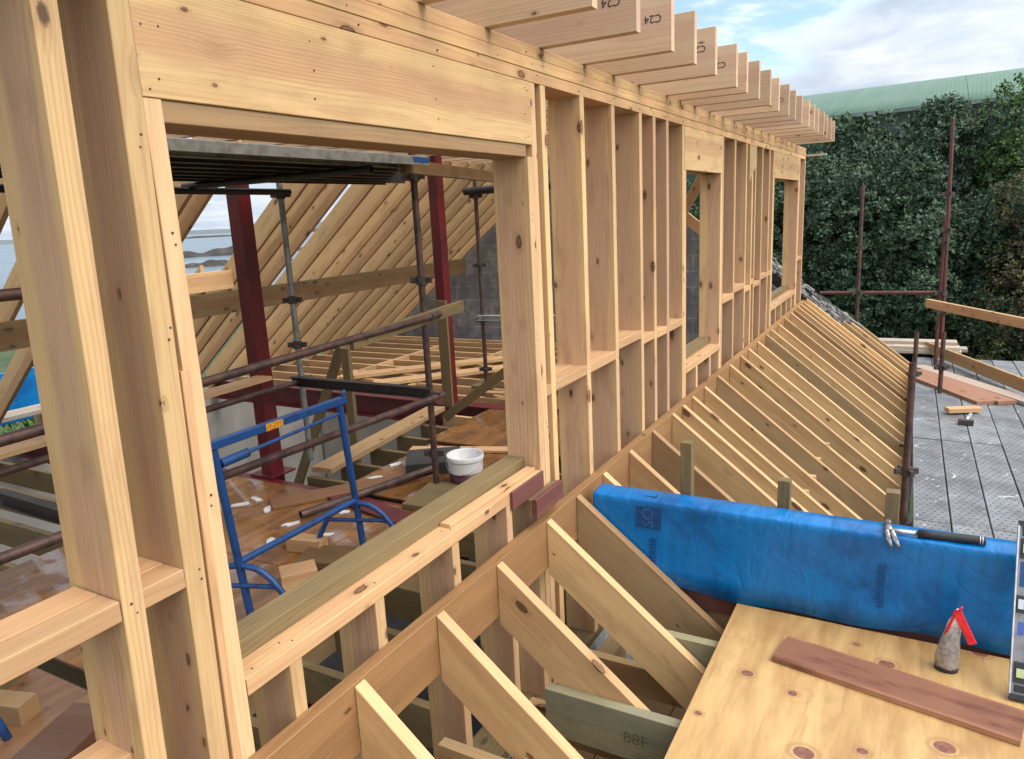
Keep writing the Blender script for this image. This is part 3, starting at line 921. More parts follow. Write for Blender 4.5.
# ceiling joists under the near rafters
plat = thing('platform_joists', 'low horizontal joists nailed beside the short foreground rafters, running under the plywood sheet', 'joists', (-0.5, 2.4, -1.8))
for y in (0.95, 1.36, 1.78):
    timber('floor_joist', (-1.36, y, -1.86), (1.3, y, -1.86), TH, 0.195, 'old_pine', plat)
ja = timber('floor_joist', (-1.16, 2.205, -1.855), (1.3, 2.205, -1.855), TH, 0.195, 'green_treated', plat)
text('faded_stamp', '88F', 0.065, 'faint_ink', Matrix(((1, 0, 0, -0.80), (0, 0, -1, 2.205 - 0.0230), (0, 1, 0, -1.86), (0, 0, 0, 1))), ja)
timber('floor_joist', (-0.93, 2.740, -1.855), (1.3, 2.740, -1.855), TH, 0.195, 'green_treated', plat)
timber('floor_joist', (-1.36, 3.10, -1.865), (1.3, 3.10, -1.865), TH, 0.195, 'old_pine', plat)
timber('bearer', (-0.60, 0.6, -2.01), (-0.60, 3.2, -2.01), 0.09, 0.10, 'treated', plat)
timber('bearer', (0.75, 0.6, -2.01), (0.75, 3.2, -2.01), 0.09, 0.10, 'treated', plat)
timber('lower_bearer', (-1.30, 0.6, -2.30), (-1.30, 3.3, -2.30), 0.09, 0.20, 'old_pine', plat)
for y in (2.00, 2.42, 2.85):
    timber('lower_joist', (-1.36, y, -2.10), (0.2, y, -2.10), TH, 0.15, 'treated_dark' if y < 2.1 else 'old_pine', plat)
for k in range(6):
    sheet('added_dark_board', -1.40 + 0.225 * k, -1.182 + 0.225 * k, 0.5, 3.3, -2.45, -2.43, 'treated_dark', plat)  # boards added to darken the cavity and cover the bright slab below
sh = sheet('plywood_sheet', -0.630, 1.30, 0.95, 3.028, -1.7365, -1.7185, 'ply')
tag(sh, 'knotty plywood sheet laid flat as a platform in front of the blue wrapped kerb', 'plywood')
sd_ = sheet('dark_offcut', -0.98, -0.72, 2.30, 2.42, -2.018, -2.0, 'galv')
tag(sd_, 'small grey metal plate lying between the joists under the short rafters', 'metal plate')

# ------------------------------------------------------------------ blue wrapped kerb
kerb = thing('membrane_wrapped_kerb', 'long timber kerb wrapped in bright blue plastic membrane, beside the plywood sheet', 'wrapped kerb', (-0.3, 3.11, -1.72))
box('kerb_core', (-1.305, 3.056, -1.80), (0.95, 3.165, -1.325), 'maroon', kerb)
N = 240
prof = [(3.034, -1.712), (3.040, -1.62), (3.043, -1.53), (3.043, -1.43), (3.0425, -1.335), (3.0435, -1.313), (3.049, -1.3055), (3.058, -1.3035), (3.12, -1.301), (3.172, -1.304), (3.181, -1.314), (3.184, -1.40), (3.184, -1.55), (3.184, -1.75)]
kv, kf = [], []
rn = random.Random(4)
ph = [rn.uniform(0, 6.28) for _ in range(12)]
for i in range(N + 1):
    x = -1.310 + 2.265 * i / N
    for k, (y, z) in enumerate(prof):
        w = 0.0014 * math.sin(11 * x + ph[0] + 30 * z) + 0.0010 * math.sin(37 * x + ph[1] - z * 40 + 2 * math.sin(5 * x)) + 0.0006 * math.sin(90 * x + ph[2] + z * 25)
        dyy, dzz = -abs(w) - 0.001, abs(w)
        if k == 0:
            dzz += 0.010 * math.sin(5.0 * x + ph[3]) + 0.006 * math.sin(13 * x + ph[4]) + 0.008
            dyy -= 0.006 * (1 + math.sin(9 * x + ph[5]))
        if k >= 10:
            dyy = abs(w)
        kv.append((x, y + dyy, z + (dzz if k < 10 else 0)))
m_ = len(prof)
for i in range(N):
    for k in range(m_ - 1):
        kf.append((i * m_ + k, (i + 1) * m_ + k, (i + 1) * m_ + k + 1, i * m_ + k + 1))
mem = mesh('membrane', kv, kf, 'membrane', None, kerb, smooth=True)
sol = mem.modifiers.new('thick', 'SOLIDIFY')
sol.thickness = 0.0015
sol.offset = 0.0
# printed logo box and lettering reading up the face
def kerb_print(x, z0, z1, w):
    box('printed_panel', (x - w / 2, 3.0345, z0), (x + w / 2, 3.0352, z1), 'membrane_ink', mem, c=0.0001)


kerb_print(-1.035, -1.435, -1.335, 0.115)
text('printed_lettering', 'SO', 0.075, 'membrane_pale', Matrix(((0, -1, 0, -1.035), (0, 0, -1, 3.0338), (1, 0, 0, -1.383), (0, 0, 0, 1))), mem, ext=0.0003)
text('printed_lettering', 'L', 0.075, 'membrane_ink', Matrix(((0, -1, 0, -1.035), (1, 0, 0, 3.095), (0, 0, 1, -1.2985), (0, 0, 0, 1))), mem, ext=0.0003)
text('printed_lettering', 'ultima', 0.062, 'membrane_ink', Matrix(((0, -1, 0, -1.02), (0, 0, -1, 3.0338), (1, 0, 0, -1.555), (0, 0, 0, 1))), mem, ext=0.0003)
text('printed_lettering', 'ultimate', 0.058, 'membrane_ink', Matrix(((0, -1, 0, -0.075), (0, 0, -1, 3.0332), (1, 0, 0, -1.52), (0, 0, 0, 1))), mem, ext=0.0003)
# posts standing behind the kerb
for (x, z, lab) in ((-0.914, -1.068, 'treated post behind the blue kerb, leftmost and tallest of the three'),
                    (-0.478, -1.195, 'treated post behind the blue kerb, middle one of the three'),
                    (-0.053, -1.188, 'treated post behind the blue kerb next to the hammer head')):
    p = timber('kerb_post', (x, 3.245, -2.1), (x, 3.245, z), 0.052, 0.052, 'treated', None, up=(0, 1, 0))
    tag(p, lab, 'post', 'timber posts behind the kerb')

# ------------------------------------------------------------------ tools on the platform
bd = timber('brown_board', (-0.400, 2.735, -1.707), (0.378, 2.589, -1.707), 0.178, 0.022, 'copper', None, c=0.002)
tag(bd, 'smooth reddish brown board lying across the plywood sheet', 'board')

bag = thing('sealant_bag', 'grey foil sealant bag with red nozzle tape standing on the plywood by the kerb', 'sealant bag', (0.165, 2.86, -1.718))
rings = []
for k, (h, a, b_, ox) in enumerate(((0.0, .036, .027, 0), (0.02, .039, .029, 0), (0.05, .0385, .029, .0), (0.09, .036, .026, .002), (0.13, .030, .020, .006), (0.16, .026, .012, .010), (0.175, .024, .010, .012))):
    rings.append([(0.165 + ox + a * math.cos(t) * (1 + 0.05 * math.sin(5 * t + 9 * h * 10)), 2.86 + b_ * math.sin(t) * (1 + 0.07 * math.sin(4 * t + 40 * h)), -1.717 + h) for t in (2 * math.pi * q / 20 for q in range(20))])
v, f = ringmesh(rings)
mesh('bag_body', v, f, 'foil', None, bag, smooth=True)
rings = []
for h, a, b_, ox in ((0.172, .0255, .0115, .012), (0.20, .020, .009, .015), (0.232, .010, .006, .020), (0.25, .005, .004, .022)):
    rings.append([(0.165 + ox + a * math.cos(t), 2.86 + b_ * math.sin(t), -1.717 + h) for t in (2 * math.pi * q / 14 for q in range(14))])
v, f = ringmesh(rings)
mesh('bag_neck', v, f, 'white_film', None, bag, smooth=True)
rings = []
for h, s_ in ((-0.0005, 1.0), (0.012, 1.06), (0.016, 1.0)):
    rings.append([(0.165 + 0.038 * s_ * math.cos(t), 2.86 + 0.029 * s_ * math.sin(t), -1.717 + h) for t in (2 * math.pi * q / 20 for q in range(20))])
v, f = ringmesh(rings)
mesh('bag_base', v, f, 'dark_rubber', None, bag)
timber('nozzle_tape', (0.183, 2.85, -1.472), (0.238, 2.838, -1.582), 0.028, 0.006, 'red_tape', bag, up=(0, -1, 0.2))
timber('tape_edge', (0.181, 2.852, -1.468), (0.152, 2.852, -1.575), 0.010, 0.005, 'red_tape', bag, up=(0, -1, 0.2))
sweep('nozzle_tip', [(0.186, 2.855, -1.476), (0.192, 2.853, -1.462), (0.198, 2.851, -1.452)], 0.004, 'red_tape', bag, 6)

lev = thing('spirit_level', 'grey spirit level with yellow vials leaning against the blue kerb at the right edge', 'spirit level', (0.40, 2.78, -1.718))
lt = Vector((0.005, 0.245, 0.535)).normalized()
lx = Vector((1, 0, 0))
ln = lx.cross(lt)            # points to -y, +z : outward
if ln.y > 0:
    ln = -ln
LM = frame((0.348, 2.772, -1.713), tuple(lt), tuple(ln))     # local x up the level, z outward, y across
sx = 1 if LM.to_3x3() @ Vector((0, 1, 0)) @ Vector((1, 0, 0)) > 0 else -1
def lv(name, x0, x1, y0, y1, z0, z1, mat, bev=0.001):
    a, b_ = (y0, y1) if sx > 0 else (-y1, -y0)
    vv = [(x, y, z) for z in (z0, z1) for x, y in ((x0, a), (x1, a), (x1, b_), (x0, b_))]
    ff = [(3, 2, 1, 0), (4, 5, 6, 7), (0, 1, 5, 4), (1, 2, 6, 5), (2, 3, 7, 6), (3, 0, 4, 7)]
    return mesh(name, vv, ff, mat, LM, lev, bevel=bev)
lv('web', 0.003, 0.597, 0.006, 0.062, 0.010, 0.016, 'level_grey')
lv('edge_rail', 0.0, 0.600, 0.0, 0.006, 0.0, 0.026, 'alu')
lv('edge_rail', 0.0, 0.600, 0.062, 0.068, 0.0, 0.026, 'alu')
lv('end_cap', -0.006, 0.012, 0.001, 0.067, -0.001, 0.027, 'dark_rubber')
lv('end_cap', 0.588, 0.606, 0.001, 0.067, -0.001, 0.027, 'dark_rubber')
for x0, x1 in ((0.05, 0.12), (0.475, 0.545)):
    lv('vial_block', x0, x1, 0.012, 0.056, 0.016, 0.023, 'dark_rubber')
    lv('vial', x0 + 0.018, x1 - 0.022, 0.018, 0.050, 0.0235, 0.027, 'vial')
lv('vial_block', 0.285, 0.345, 0.0075, 0.035, 0.016, 0.023, 'dark_rubber')
lv('vial', 0.298, 0.332, 0.012, 0.030, 0.0235, 0.027, 'galv_light')
lv('sticker', 0.21, 0.255, 0.016, 0.034, 0.0162, 0.0166, 'blue_sticker', 0)
lv('hand_slot', 0.375, 0.462, 0.014, 0.055, 0.0162, 0.0168, 'membrane_ink', 0)
lv('hand_slot', 0.018, 0.042, 0.014, 0.055, 0.0162, 0.0168, 'dark_rubber', 0)
lv('hand_slot', 0.552, 0.585, 0.014, 0.055, 0.0162, 0.0168, 'dark_rubber', 0)

ham = thing('claw_hammer', 'claw hammer with black ribbed grip lying along the top of the blue kerb', 'hammer', (0.10, 3.08, -1.30))
sweep('grip', [(0.045, 3.070, -1.286), (0.09, 3.072, -1.285), (0.17, 3.076, -1.284), (0.25, 3.082, -1.283), (0.268, 3.083, -1.283)], 0.0165, 'dark_rubber', ham, 12)
for x in (0.248, 0.256):
    sweep('grip_band', [(x, 3.0818, -1.283), (x + 0.003, 3.082, -1.283)], 0.0172, 'galv_light', ham, 12)
sweep('shaft', [(-0.055, 3.066, -1.286), (0.0, 3.068, -1.287), (0.05, 3.070, -1.286)], 0.009, 'alu', ham, 10)
hv, hf = [], []
def loft(name, secs, mat):
    rings = [[(x + a * math.cos(t), y + b_ * math.sin(t) * 0.5, z + b_ * math.sin(t)) for t in (2 * math.pi * q / 12 for q in range(12))] for x, y, z, a, b_ in secs]
    v, f = ringmesh(rings)
    return mesh(name, v, f, mat, None, ham, smooth=True)
loft('head', [(-0.062, 3.150, -1.287, .013, .013), (-0.062, 3.128, -1.286, .0135, .0135), (-0.062, 3.120, -1.285, .009, .010), (-0.060, 3.095, -1.283, .011, .012), (-0.058, 3.070, -1.282, .016, .015), (-0.056, 3.050, -1.284, .017, .012)], 'steel_chrome')
for sx_ in (-1, 1):
    loft('claw', [(-0.056 + .008 * sx_, 3.056, -1.283, .010, .011), (-0.052 + .010 * sx_, 3.040, -1.289, .009, .010), (-0.044 + .012 * sx_, 3.026, -1.303, .008, .008), (-0.034 + .013 * sx_, 3.020, -1.322, .006, .006), (-0.026 + .013 * sx_, 3.020, -1.338, .003, .004)], 'steel_chrome')

# ------------------------------------------------------------------ items on the first window sill
for a in (((FX + 0.003, 2.44, -1.175), (FX + 0.0145, 2.722, -1.098), 'maroon', 'thin maroon wood block standing on the sill edge beside the tan block'),
          ((FX + 0.016, 2.555, -1.250), (FX + 0.036, 2.815, -1.172), 'treated', 'tan wood block sandwiched between two maroon blocks at the window sill'),
          ((FX + 0.038, 2.560, -1.252), (FX + 0.060, 2.820, -1.170), 'maroon', 'outermost maroon wood block hanging beyond the sill above the ledger')):
    b_ = box('spacer_block', a[0], a[1], a[2])
    tag(b_, a[3], 'wood block', 'blocks at the end of the window sill')
sp_ = timber('split_lath', (FX - 0.052, 2.05, -1.092), (FX - 0.045, 2.715, -1.092), 0.045, 0.014, 'pine', None)
tag(sp_, 'split pale lath lying on the first window sill', 'lath')

# ------------------------------------------------------------------ gable wall
gab = thing('gable_wall', 'grey concrete block gable wall closing the far end behind the stud wall', 'gable wall', (-4.4, 10.4, -4.7))
def gz_back(x): return -1.642 + 0.801 * (x + 7.9) + 0.12
def gz_front(x): return -1.311 - 0.801 * (x - RX) - 0.13
xa = (-1.642 + 0.801 * 7.9 + 0.12 - (-1.311 + 0.801 * RX - 0.13)) / (-1.602)
gp = [(-8.75, -4.75), (-0.05, -4.75), (-0.05, gz_front(-0.05)), (xa, gz_back(xa)), (-8.75, gz_back(-8.75))]
prism('block_wall', gp, 0.10, frame((0, 10.54, 0), (1, 0, 0), (0, 0, 1)), 'block', gab, bevel=0)
# outer leaf with sloping rubble edge beyond the last rafter
vz = lambda x: -1.311 - 0.801 * (x - RX) + 0.20
vg = [(-2.1, -4.75), (0.04, -4.75), (0.04, vz(0.04) - 0.10), (-2.1, vz(-2.1) - 0.10)]
prism('outer_leaf', vg, 0.14, frame((0, 10.90, 0), (1, 0, 0), (0, 0, 1)), 'block', gab, bevel=0)
for k, (y, dz, xs, w) in enumerate(((10.50, 0.055, -1.40, 0.05), (10.585, 0.115, -0.95, 0.06), (10.66, 0.165, -0.85, 0.05), (10.735, 0.205, -0.72, 0.07))):
    timber('verge_board', (xs, y, vz(xs) - 0.20 + dz - 0.12), (0.03, y, vz(0.03) - 0.20 + dz - 0.12), w, 0.19, ('rafter', 'old_pine', 'rafter', 'old_pine')[k], gab, up=(sn, 0, cs))
rn = random.Random(12)
cv, cf = [], []
for k in range(150):
    x = -2.2 + 1.5 * (rn.random() ** 0.8)
    q = rn.random()
    z = vz(x) - 0.04 - 0.12 * q
    yy = 10.86 - 0.30 * q
    L_, W_, H_ = rn.uniform(.05, .13), rn.uniform(.06, .13), rn.uniform(.015, .05)
    a = rn.uniform(-.5, .5)
    b0 = len(cv)
    for sz in (-1, 1):
        for sx_, sy_ in ((-1, -1), (1, -1), (1, 1), (-1, 1)):
            X, Y = sx_ * L_ / 2 * rn.uniform(.7, 1.1), sy_ * W_ / 2 * rn.uniform(.7, 1.1)
            cv.append((x + X * math.cos(a) - Y * math.sin(a), yy + X * math.sin(a) + Y * math.cos(a), z + sz * H_ / 2 - X * 0.75))
    cf += [tuple(b0 + i for i in q_) for q_ in ((3, 2, 1, 0), (4, 5, 6, 7), (0, 1, 5, 4), (1, 2, 6, 5), (2, 3, 7, 6), (3, 0, 4, 7))]
mesh('rubble_coping', cv, cf, 'rubble', None, gab)
# the lower storey the frame stands on
lw = thing('lower_storey_walls', 'block walls of the storey below the timber floor', 'walls', (-4.4, 5.0, -4.75))
box('rear_wall', (-8.75, -1.0, -4.75), (-8.55, 10.4, -2.26), 'plaster', lw)
box('front_wall', (FX - DP, -1.0, -4.75), (FX, 10.4, -2.26), 'block', lw)
box('lean_to_wall', (-0.20, 3.35, -4.75), (-0.05, 10.4, -2.62), 'block', lw)
box('inner_wall', (-8.5, 8.6, -4.74), (FX - DP - 0.01, 8.72, -2.26), 'plaster', lw)
sl = sheet('ground_floor_slab', -8.6, 1.4, -1.0, 10.4, -4.78, -4.70, 'slab_dark')
tag(sl, kind='structure')

# ------------------------------------------------------------------ rear roof slope
rear = thing('rear_roof_frame', 'closely set back roof rafters seen through the big window opening, with a dark purlin across them', 'rafters', (-6.6, 5.0, -1.0))


def rear_rafter(y, x0=-8.55, x1=-5.03, dep=0.212, mat='rafter', t=TH):
    Mw = frame((x0, y, -1.642 + 0.801 * (x0 + 7.9)), (cs, 0, sn), (-sn, 0, cs))
    L = (x1 - x0) / cs
    tn = math.tan(PIT)
    return prism('rafter', [(0, 0), (L, 0), (L + dep * tn, dep), (dep * tn, dep)], t, Mw, mat, rear)


for k, y in enumerate((0.9, 1.3, 1.7, 2.1, 2.5, 2.9, 3.32, 3.72, 4.31, 4.52, 5.575, 5.84, 6.155, 6.60, 6.99, 7.345, 7.70, 8.10, 8.48, 8.85, 9.235, 9.62, 9.96, 10.30)):
    rear_rafter(y, mat='rafter' if k % 4 else 'pine')
for y in (4.88, 5.23):
    rear_rafter(y, x1=-6.62)
box('trimmer', (-6.60, 4.543, -0.62), (-6.556, 5.552, -0.42), 'pine', rear)
box('purlin', (-6.62, -0.5, -0.88), (-6.56, 10.25, -0.645), 'treated_dark', rear)
box('wall_plate', (-8.72, -1.0, -2.24), (-8.56, 10.3, -2.14), 'green_treated', rear)
timber('brace', (-3.02, 10.15, -0.24), (-2.62, 10.15, 0.48), 0.03, 0.13, 'old_pine', rear, up=(0, 0, 1))
timber('brace', (-4.0, 10.22, 0.735), (-2.0, 10.22, -0.868), 0.045, 0.14, 'pine', rear, up=(0, 0, 1))
ms = sheet('blue_sheeting', -8.62, -8.56, 0.5, 4.7, -1.93, -1.38, 'membrane')
tag(ms, 'blue membrane strip along the rear eaves behind the rafters at far left', 'membrane')
tb = box('eaves_board', (-8.40, 0.6, -1.80), (-8.10, 4.30, -1.755), 'grey_board')
tag(tb, 'weathered grey board at the rear eaves below the blue membrane strip', 'board')

# ------------------------------------------------------------------ timber floor
flo = thing('timber_floor', 'wet plywood floor sheets on timber joists inside the frame', 'floor', (-4.0, 4.0, -2.0))
JT = -2.020
for k in range(28):
    y = -0.6 + 0.4 * k
    if y > 10.3:
        break
    x0 = -8.54 if (y < 3.8 or y > 6.75) else -4.36
    timber('floor_joist', (x0, y, JT - 0.1), (FX - DP - 0.005, y, JT - 0.1), TH, 0.195, 'pine' if y > 6 else ('treated' if y > 1.5 else 'old_pine'), flo, jit=0.002)
for x, y0, y1 in ((-6.9, 6.75, 10.2), (-5.6, 6.75, 10.2), (-4.25, 6.75, 10.2), (-3.0, 7.4, 10.2)):
    y = 7.0
    while y < y1 - 0.3:
        box('blocking', (x - 0.022, y + 0.023, JT - 0.19), (x + 0.022, y + 0.377, JT + 0.001), 'pine', flo)
        y += 0.4
box('edge_joist', (-2.668, 1.70, -2.225), (-2.622, 5.20, -2.0195), 'old_pine', flo)
box('edge_joist', (-8.5, 10.28, -2.2), (FX - DP, 10.325, -1.99), 'pine', flo)
for (x0, x1, y0, y1, z, mt) in ((-2.92, -2.30, -0.9, 1.60, 0, 'damp_ply'), (-4.90, -2.925, -0.9, 1.60, 0, 'damp_ply'), (-3.24, -2.62, 1.69, 2.86, 0, 'damp_ply'), (-4.90, -3.245, 1.69, 2.86, 0, 'wet_ply'),
                            (-3.20, -2.62, 2.866, 4.02, 0, 'wet_ply'), (-4.92, -3.205, 2.866, 3.92, 0, 'wet_ply'),
                            (-3.86, -2.62, 4.027, 5.23, 0, 'wet_ply'), (-3.92, -1.60, 5.28, 6.42, 0.022, 'wet_ply'), (-3.6, -1.60, 6.70, 7.9, 0, 'wet_ply')):
    sheet('floor_sheet', x0, x1, y0, y1, -2.018 + z, -2.0 + z, mt, flo)

stl = thing('red_steel_frame', 'dark red painted steel posts and beams framing the floor opening', 'steel frame', (-4.6, 4.1, -2.0))


def ibeam(name, p0, p1, h, b, parent, mat='red_steel', t=0.012):
    p0, p1 = Vector(p0), Vector(p1)
    L = (p1 - p0).length
    Mw = frame((p0 + p1) / 2, p1 - p0, (0, 0, 1))
    s = [(-b / 2, -h / 2), (b / 2, -h / 2), (b / 2, -h / 2 + t), (t / 2, -h / 2 + t), (t / 2, h / 2 - t), (b / 2, h / 2 - t), (b / 2, h / 2), (-b / 2, h / 2), (-b / 2, h / 2 - t), (-t / 2, h / 2 - t), (-t / 2, -h / 2 + t), (-b / 2, -h / 2 + t)]
    n = len(s)
    v = [(-L / 2, a, c) for a, c in s] + [(L / 2, a, c) for a, c in s]
    f = [(i, (i + 1) % n, (i + 1) % n + n, i + n) for i in range(n)] + [tuple(reversed(range(n))), tuple(range(n, 2 * n))]
    return mesh(name, v, f, mat, Mw, parent)


def spost(x, y, w, z0, z1):
    c = box('steel_post', (x - w / 2, y - w / 2, z0), (x + w / 2, y + w / 2, z1), 'red_steel', stl, c=0.006)
    sheet('base_plate', x - w, x + w, y - w, y + w, -2.0, -1.985, 'red_steel', stl)
    return c


spost(-4.66, 4.10, 0.13, -4.7, 0.64)
spost(-4.50, 6.55, 0.12, -4.7, 0.64)
ibeam('steel_beam', (-8.5, 6.66, -2.12), (FX - DP - 0.02, 6.50, -2.12), 0.26, 0.16, stl)
ibeam('steel_beam', (-8.5, 4.06, -2.13), (-2.95, 3.86, -2.13), 0.254, 0.17, stl)

# ------------------------------------------------------------------ inside scaffold
sca = thing('scaffold_tower', 'rusty scaffold tower with steel plank platform seen through the big window opening', 'scaffold', (-3.9, 4.3, -2.0))
TR = 0.0242


def standard(x, y, z0, z1, mat, cps):
    t = tube('standard', (x, y, z0), (x, y, z1), TR, mat, sca)
    for z in cps:
        coupler((x, y, z), t)
    return t


standard(-3.15, 4.32, -1.955, 0.62, 'rust_tube', (0.30, -0.42, -0.69, -1.27, -1.72))
standard(-4.48, 4.36, -1.955, 0.62, 'galv', (0.25, -0.58, -0.95, -1.25))
standard(-4.58, 7.46, -1.955, 0.50, 'rust_tube', (0.24, -0.55, -1.20, -1.80))
standard(-3.15, 7.46, -1.955, 0.62, 'rust_tube', (0.25, -0.69))
standard(-3.15, 1.05, -1.955, 0.62, 'rust_tube', (0.25,))
standard(-4.48, 1.05, -1.955, 0.62, 'galv', (0.25,))
tube('guard_rail', (-3.195, 0.6, -0.80), (-3.105, 4.46, -0.682), TR, 'rust_tube', sca)
tube('guard_rail', (-3.10, 0.7, -1.20), (-3.10, 4.42, -1.285), TR, 'rust_tube', sca)
tube('guard_rail', (-4.54, 0.3, -1.30), (-4.45, 4.45, -1.245), TR, 'rust_tube', sca)
tube('guard_rail', (-3.10, 0.4, -0.19), (-3.10, 1.75, -0.205), TR, 'rust_tube', sca)
ibeam('transom', (-4.52, 4.30, -1.245), (-3.10, 4.26, -1.235), 0.075, 0.06, sca, 'black_steel', 0.008)
ibeam('transom', (-4.95, 2.2, -1.55), (-3.9, 2.2, -1.58), 0.09, 0.06, sca, 'black_steel', 0.008)
tube('transom', (-4.5, 3.5, 0.305), (-2.85, 3.5, 0.305), TR, 'black_steel', sca)
tube('transom', (-4.75, 0.9, 0.27), (-2.95, 0.9, 0.27), TR, 'black_steel', sca)
tube('transom', (-4.7, 7.42, 0.30), (-2.6, 7.40, 0.30), 0.045, 'black_steel', sca)
tube('ledger_tube', (-4.42, 0.4, 0.295), (-4.42, 4.40, 0.268), TR, 'black_steel', sca)
timber('edge_board', (-2.88, 3.85, 0.335), (-3.36, 5.9, 0.335), 0.04, 0.085, 'treated_dark', sca)
ibeam('bracket', (-4.62, 7.42, -1.17), (-3.2, 7.38, -1.13), 0.06, 0.08, sca, 'galv_light', 0.008)


def steel_plank(name, x, y0, y1, z, parent, mat, w=0.226, tilt=0.0):
    yc = (y0 + y1) / 2
    a, L, t = w / 2, (y1 - y0) / 2, 0.004
    Mw = Matrix.Translation((x, yc, z)) @ Matrix.Rotation(tilt, 4, 'Z')
    pr = [(-a + .02, -.052), (-a, -.052), (-a, -.004), (-a + .004, 0), (a - .004, 0), (a, -.004), (a, -.052), (a - .02, -.052), (a - .02, -.048), (a - .004, -.048), (a - .004, -.006), (-a + .004, -.006), (-a + .004, -.048), (-a + .02, -.048)]
    n = len(pr)
    v = [(p, -L, q) for p, q in pr] + [(p, L, q) for p, q in pr]
    f = [(i, i + n, (i + 1) % n + n, (i + 1) % n) for i in range(n)]
    f = [tuple(reversed(q)) for q in f]
    f += [tuple(range(n)), tuple(reversed(range(n, 2 * n)))]
    f = [tuple(reversed(q)) for q in f]
    return mesh(name, v, f, mat, Mw, parent)


for k in range(7):
    x = -2.86 - 0.235 * k
    steel_plank('platform_plank', x, 0.75, 3.95 + 0.27 * k, 0.385, sca, 'galv' if k == 0 else 'black_steel')  # planks after the first use dark steel to paint in underside shade
box('end_mark', (-2.748, 3.78, 0.345), (-2.7455, 3.945, 0.378), 'blue_paint', sca, c=0.0002)

# boards round the floor opening
o = timber('diagonal_brace', (-5.06, 5.5, -1.20), (-5.95, 5.5, -2.90), 0.10, 0.045, 'treated', None, up=(0, 1, 0))
tag(o, 'weathered timber leaning diagonally down into the floor opening behind the blue trestle', 'timber')
o = timber('timber_prop', (-4.93, 5.42, -3.6), (-4.93, 5.42, -1.19), 0.095, 0.045, 'treated', None, up=(0, 1, 0))
tag(o, 'upright weathered timber standing in the floor opening behind the trestle', 'timber')
o = timber('handrail_board', (-3.13, 3.50, -0.735), (-3.13, 4.80, -0.665), 0.035, 0.085, 'treated', None)
tag(o, 'yellowish board strapped along the upper scaffold rail', 'board')
o = timber('edge_plank', (-4.23, 4.22, -1.965), (-4.46, 6.22, -1.965), 0.20, 0.045, 'old_pine', None)
tag(o, 'pale plank lying along the edge of the floor opening', 'plank')
o = timber('post_casing', (-4.40, 6.36, -1.98), (-4.40, 6.36, -0.83), 0.12, 0.03, 'treated', None, up=(0, 1, 0))
tag(o, 'pale board standing against the far red steel post', 'board')
o = timber('diagonal_batten', (-4.20, 6.0, -1.985), (-3.30, 6.0, -1.345), 0.045, 0.085, 'treated', None)
tag(o, 'greenish batten rising from the plank end behind the stud', 'batten')
o = timber('rail_plank', (-4.62, 0.4, -1.215), (-4.56, 4.05, -1.165), 0.16, 0.03, 'pine', None)
tag(o, 'long pale plank resting on the far scaffold rail', 'plank')
for k, (x0, y0, x1, y1, z, lab) in enumerate(((-6.6, 7.35, -5.15, 9.0, -1.985, 'new plank lying loose across the open joists beyond the floor opening, left one'),
                                            (-6.0, 7.05, -4.65, 8.6, -1.985, 'new plank lying loose across the open joists beyond the floor opening, right one'))):
    o = timber('loose_plank', (x0, y0, z), (x1, y1, z), 0.22, 0.045, 'pine', None)
    tag(o, lab, 'plank', 'loose planks on the open joists')
for k, (c, s_, a, mt, lab) in enumerate((((-3.035, 2.76, -1.955), (0.20, 0.15, 0.09), 0.9, 'pine', 'pale square timber offcut on the wet floor between trestle and window wall'),
                                        ((-3.30, 3.10, -1.955), (0.24, 0.10, 0.085), 0.2, 'pine', 'pale offcut behind the dark pad under the trestle foot'),
                                        ((-3.08, 3.03, -1.975), (0.30, 0.24, 0.045), 0.35, 'treated_dark', 'dark flat timber pad under the right foot of the blue trestle'),
                                        ((-3.03, 4.13, -1.978), (0.30, 0.48, 0.040), 0.15, 'treated', 'greenish sole board under the scaffold pole by the bucket'),
                                        ((-3.33, 1.34, -1.955), (0.22, 0.10, 0.09), 0.3, 'old_pine', 'squared timber offcut beside the trestle foot at bottom left'),
                                        ((-2.92, 1.36, -1.972), (0.22, 0.34, 0.05), 0.35, 'dark_board', 'dark brown board offcut lying behind the foremost stud'),
                                        ((-3.60, 1.43, -1.955), (0.10, 0.24, 0.09), 0.4, 'treated', 'greenish timber length beyond the noggin at lower left'),
                                        ((-3.45, 4.72, -1.95), (0.45, 0.40, 0.10), 0.6, 'slab_dark', 'grey slab of board leaning behind the bucket'),
                                        ((-4.58, 7.46, -1.985), (0.25, 0.40, 0.04), 0.2, 'treated', 'sole board under the far scaffold pole'))):
    ax = Vector((math.cos(a), math.sin(a), 0))
    o = timber('timber_offcut' if mt != 'slab_dark' else 'board_slab', Vector(c) - ax * s_[0] / 2, Vector(c) + ax * s_[0] / 2, s_[1], s_[2], mt, None, c=0.002)
    tag(o, lab, 'offcut' if mt != 'slab_dark' else 'slab', 'offcuts on the floor')
o = timber('steel_strip', (-3.92, 3.93, -1.985), (-2.95, 3.70, -1.985), 0.17, 0.012, 'red_steel', None, c=0.001)
tag(o, 'flat red steel strip lying on the wet floor near the plank', 'steel strip')
o = tube('short_tube', (-3.7, 3.45, -1.965), (-3.33, 4.55, -1.94), 0.03, 'rust_tube')
tag(o, 'loose rusty tube lying on the floor behind the trestle', 'tube')
rn = random.Random(5)
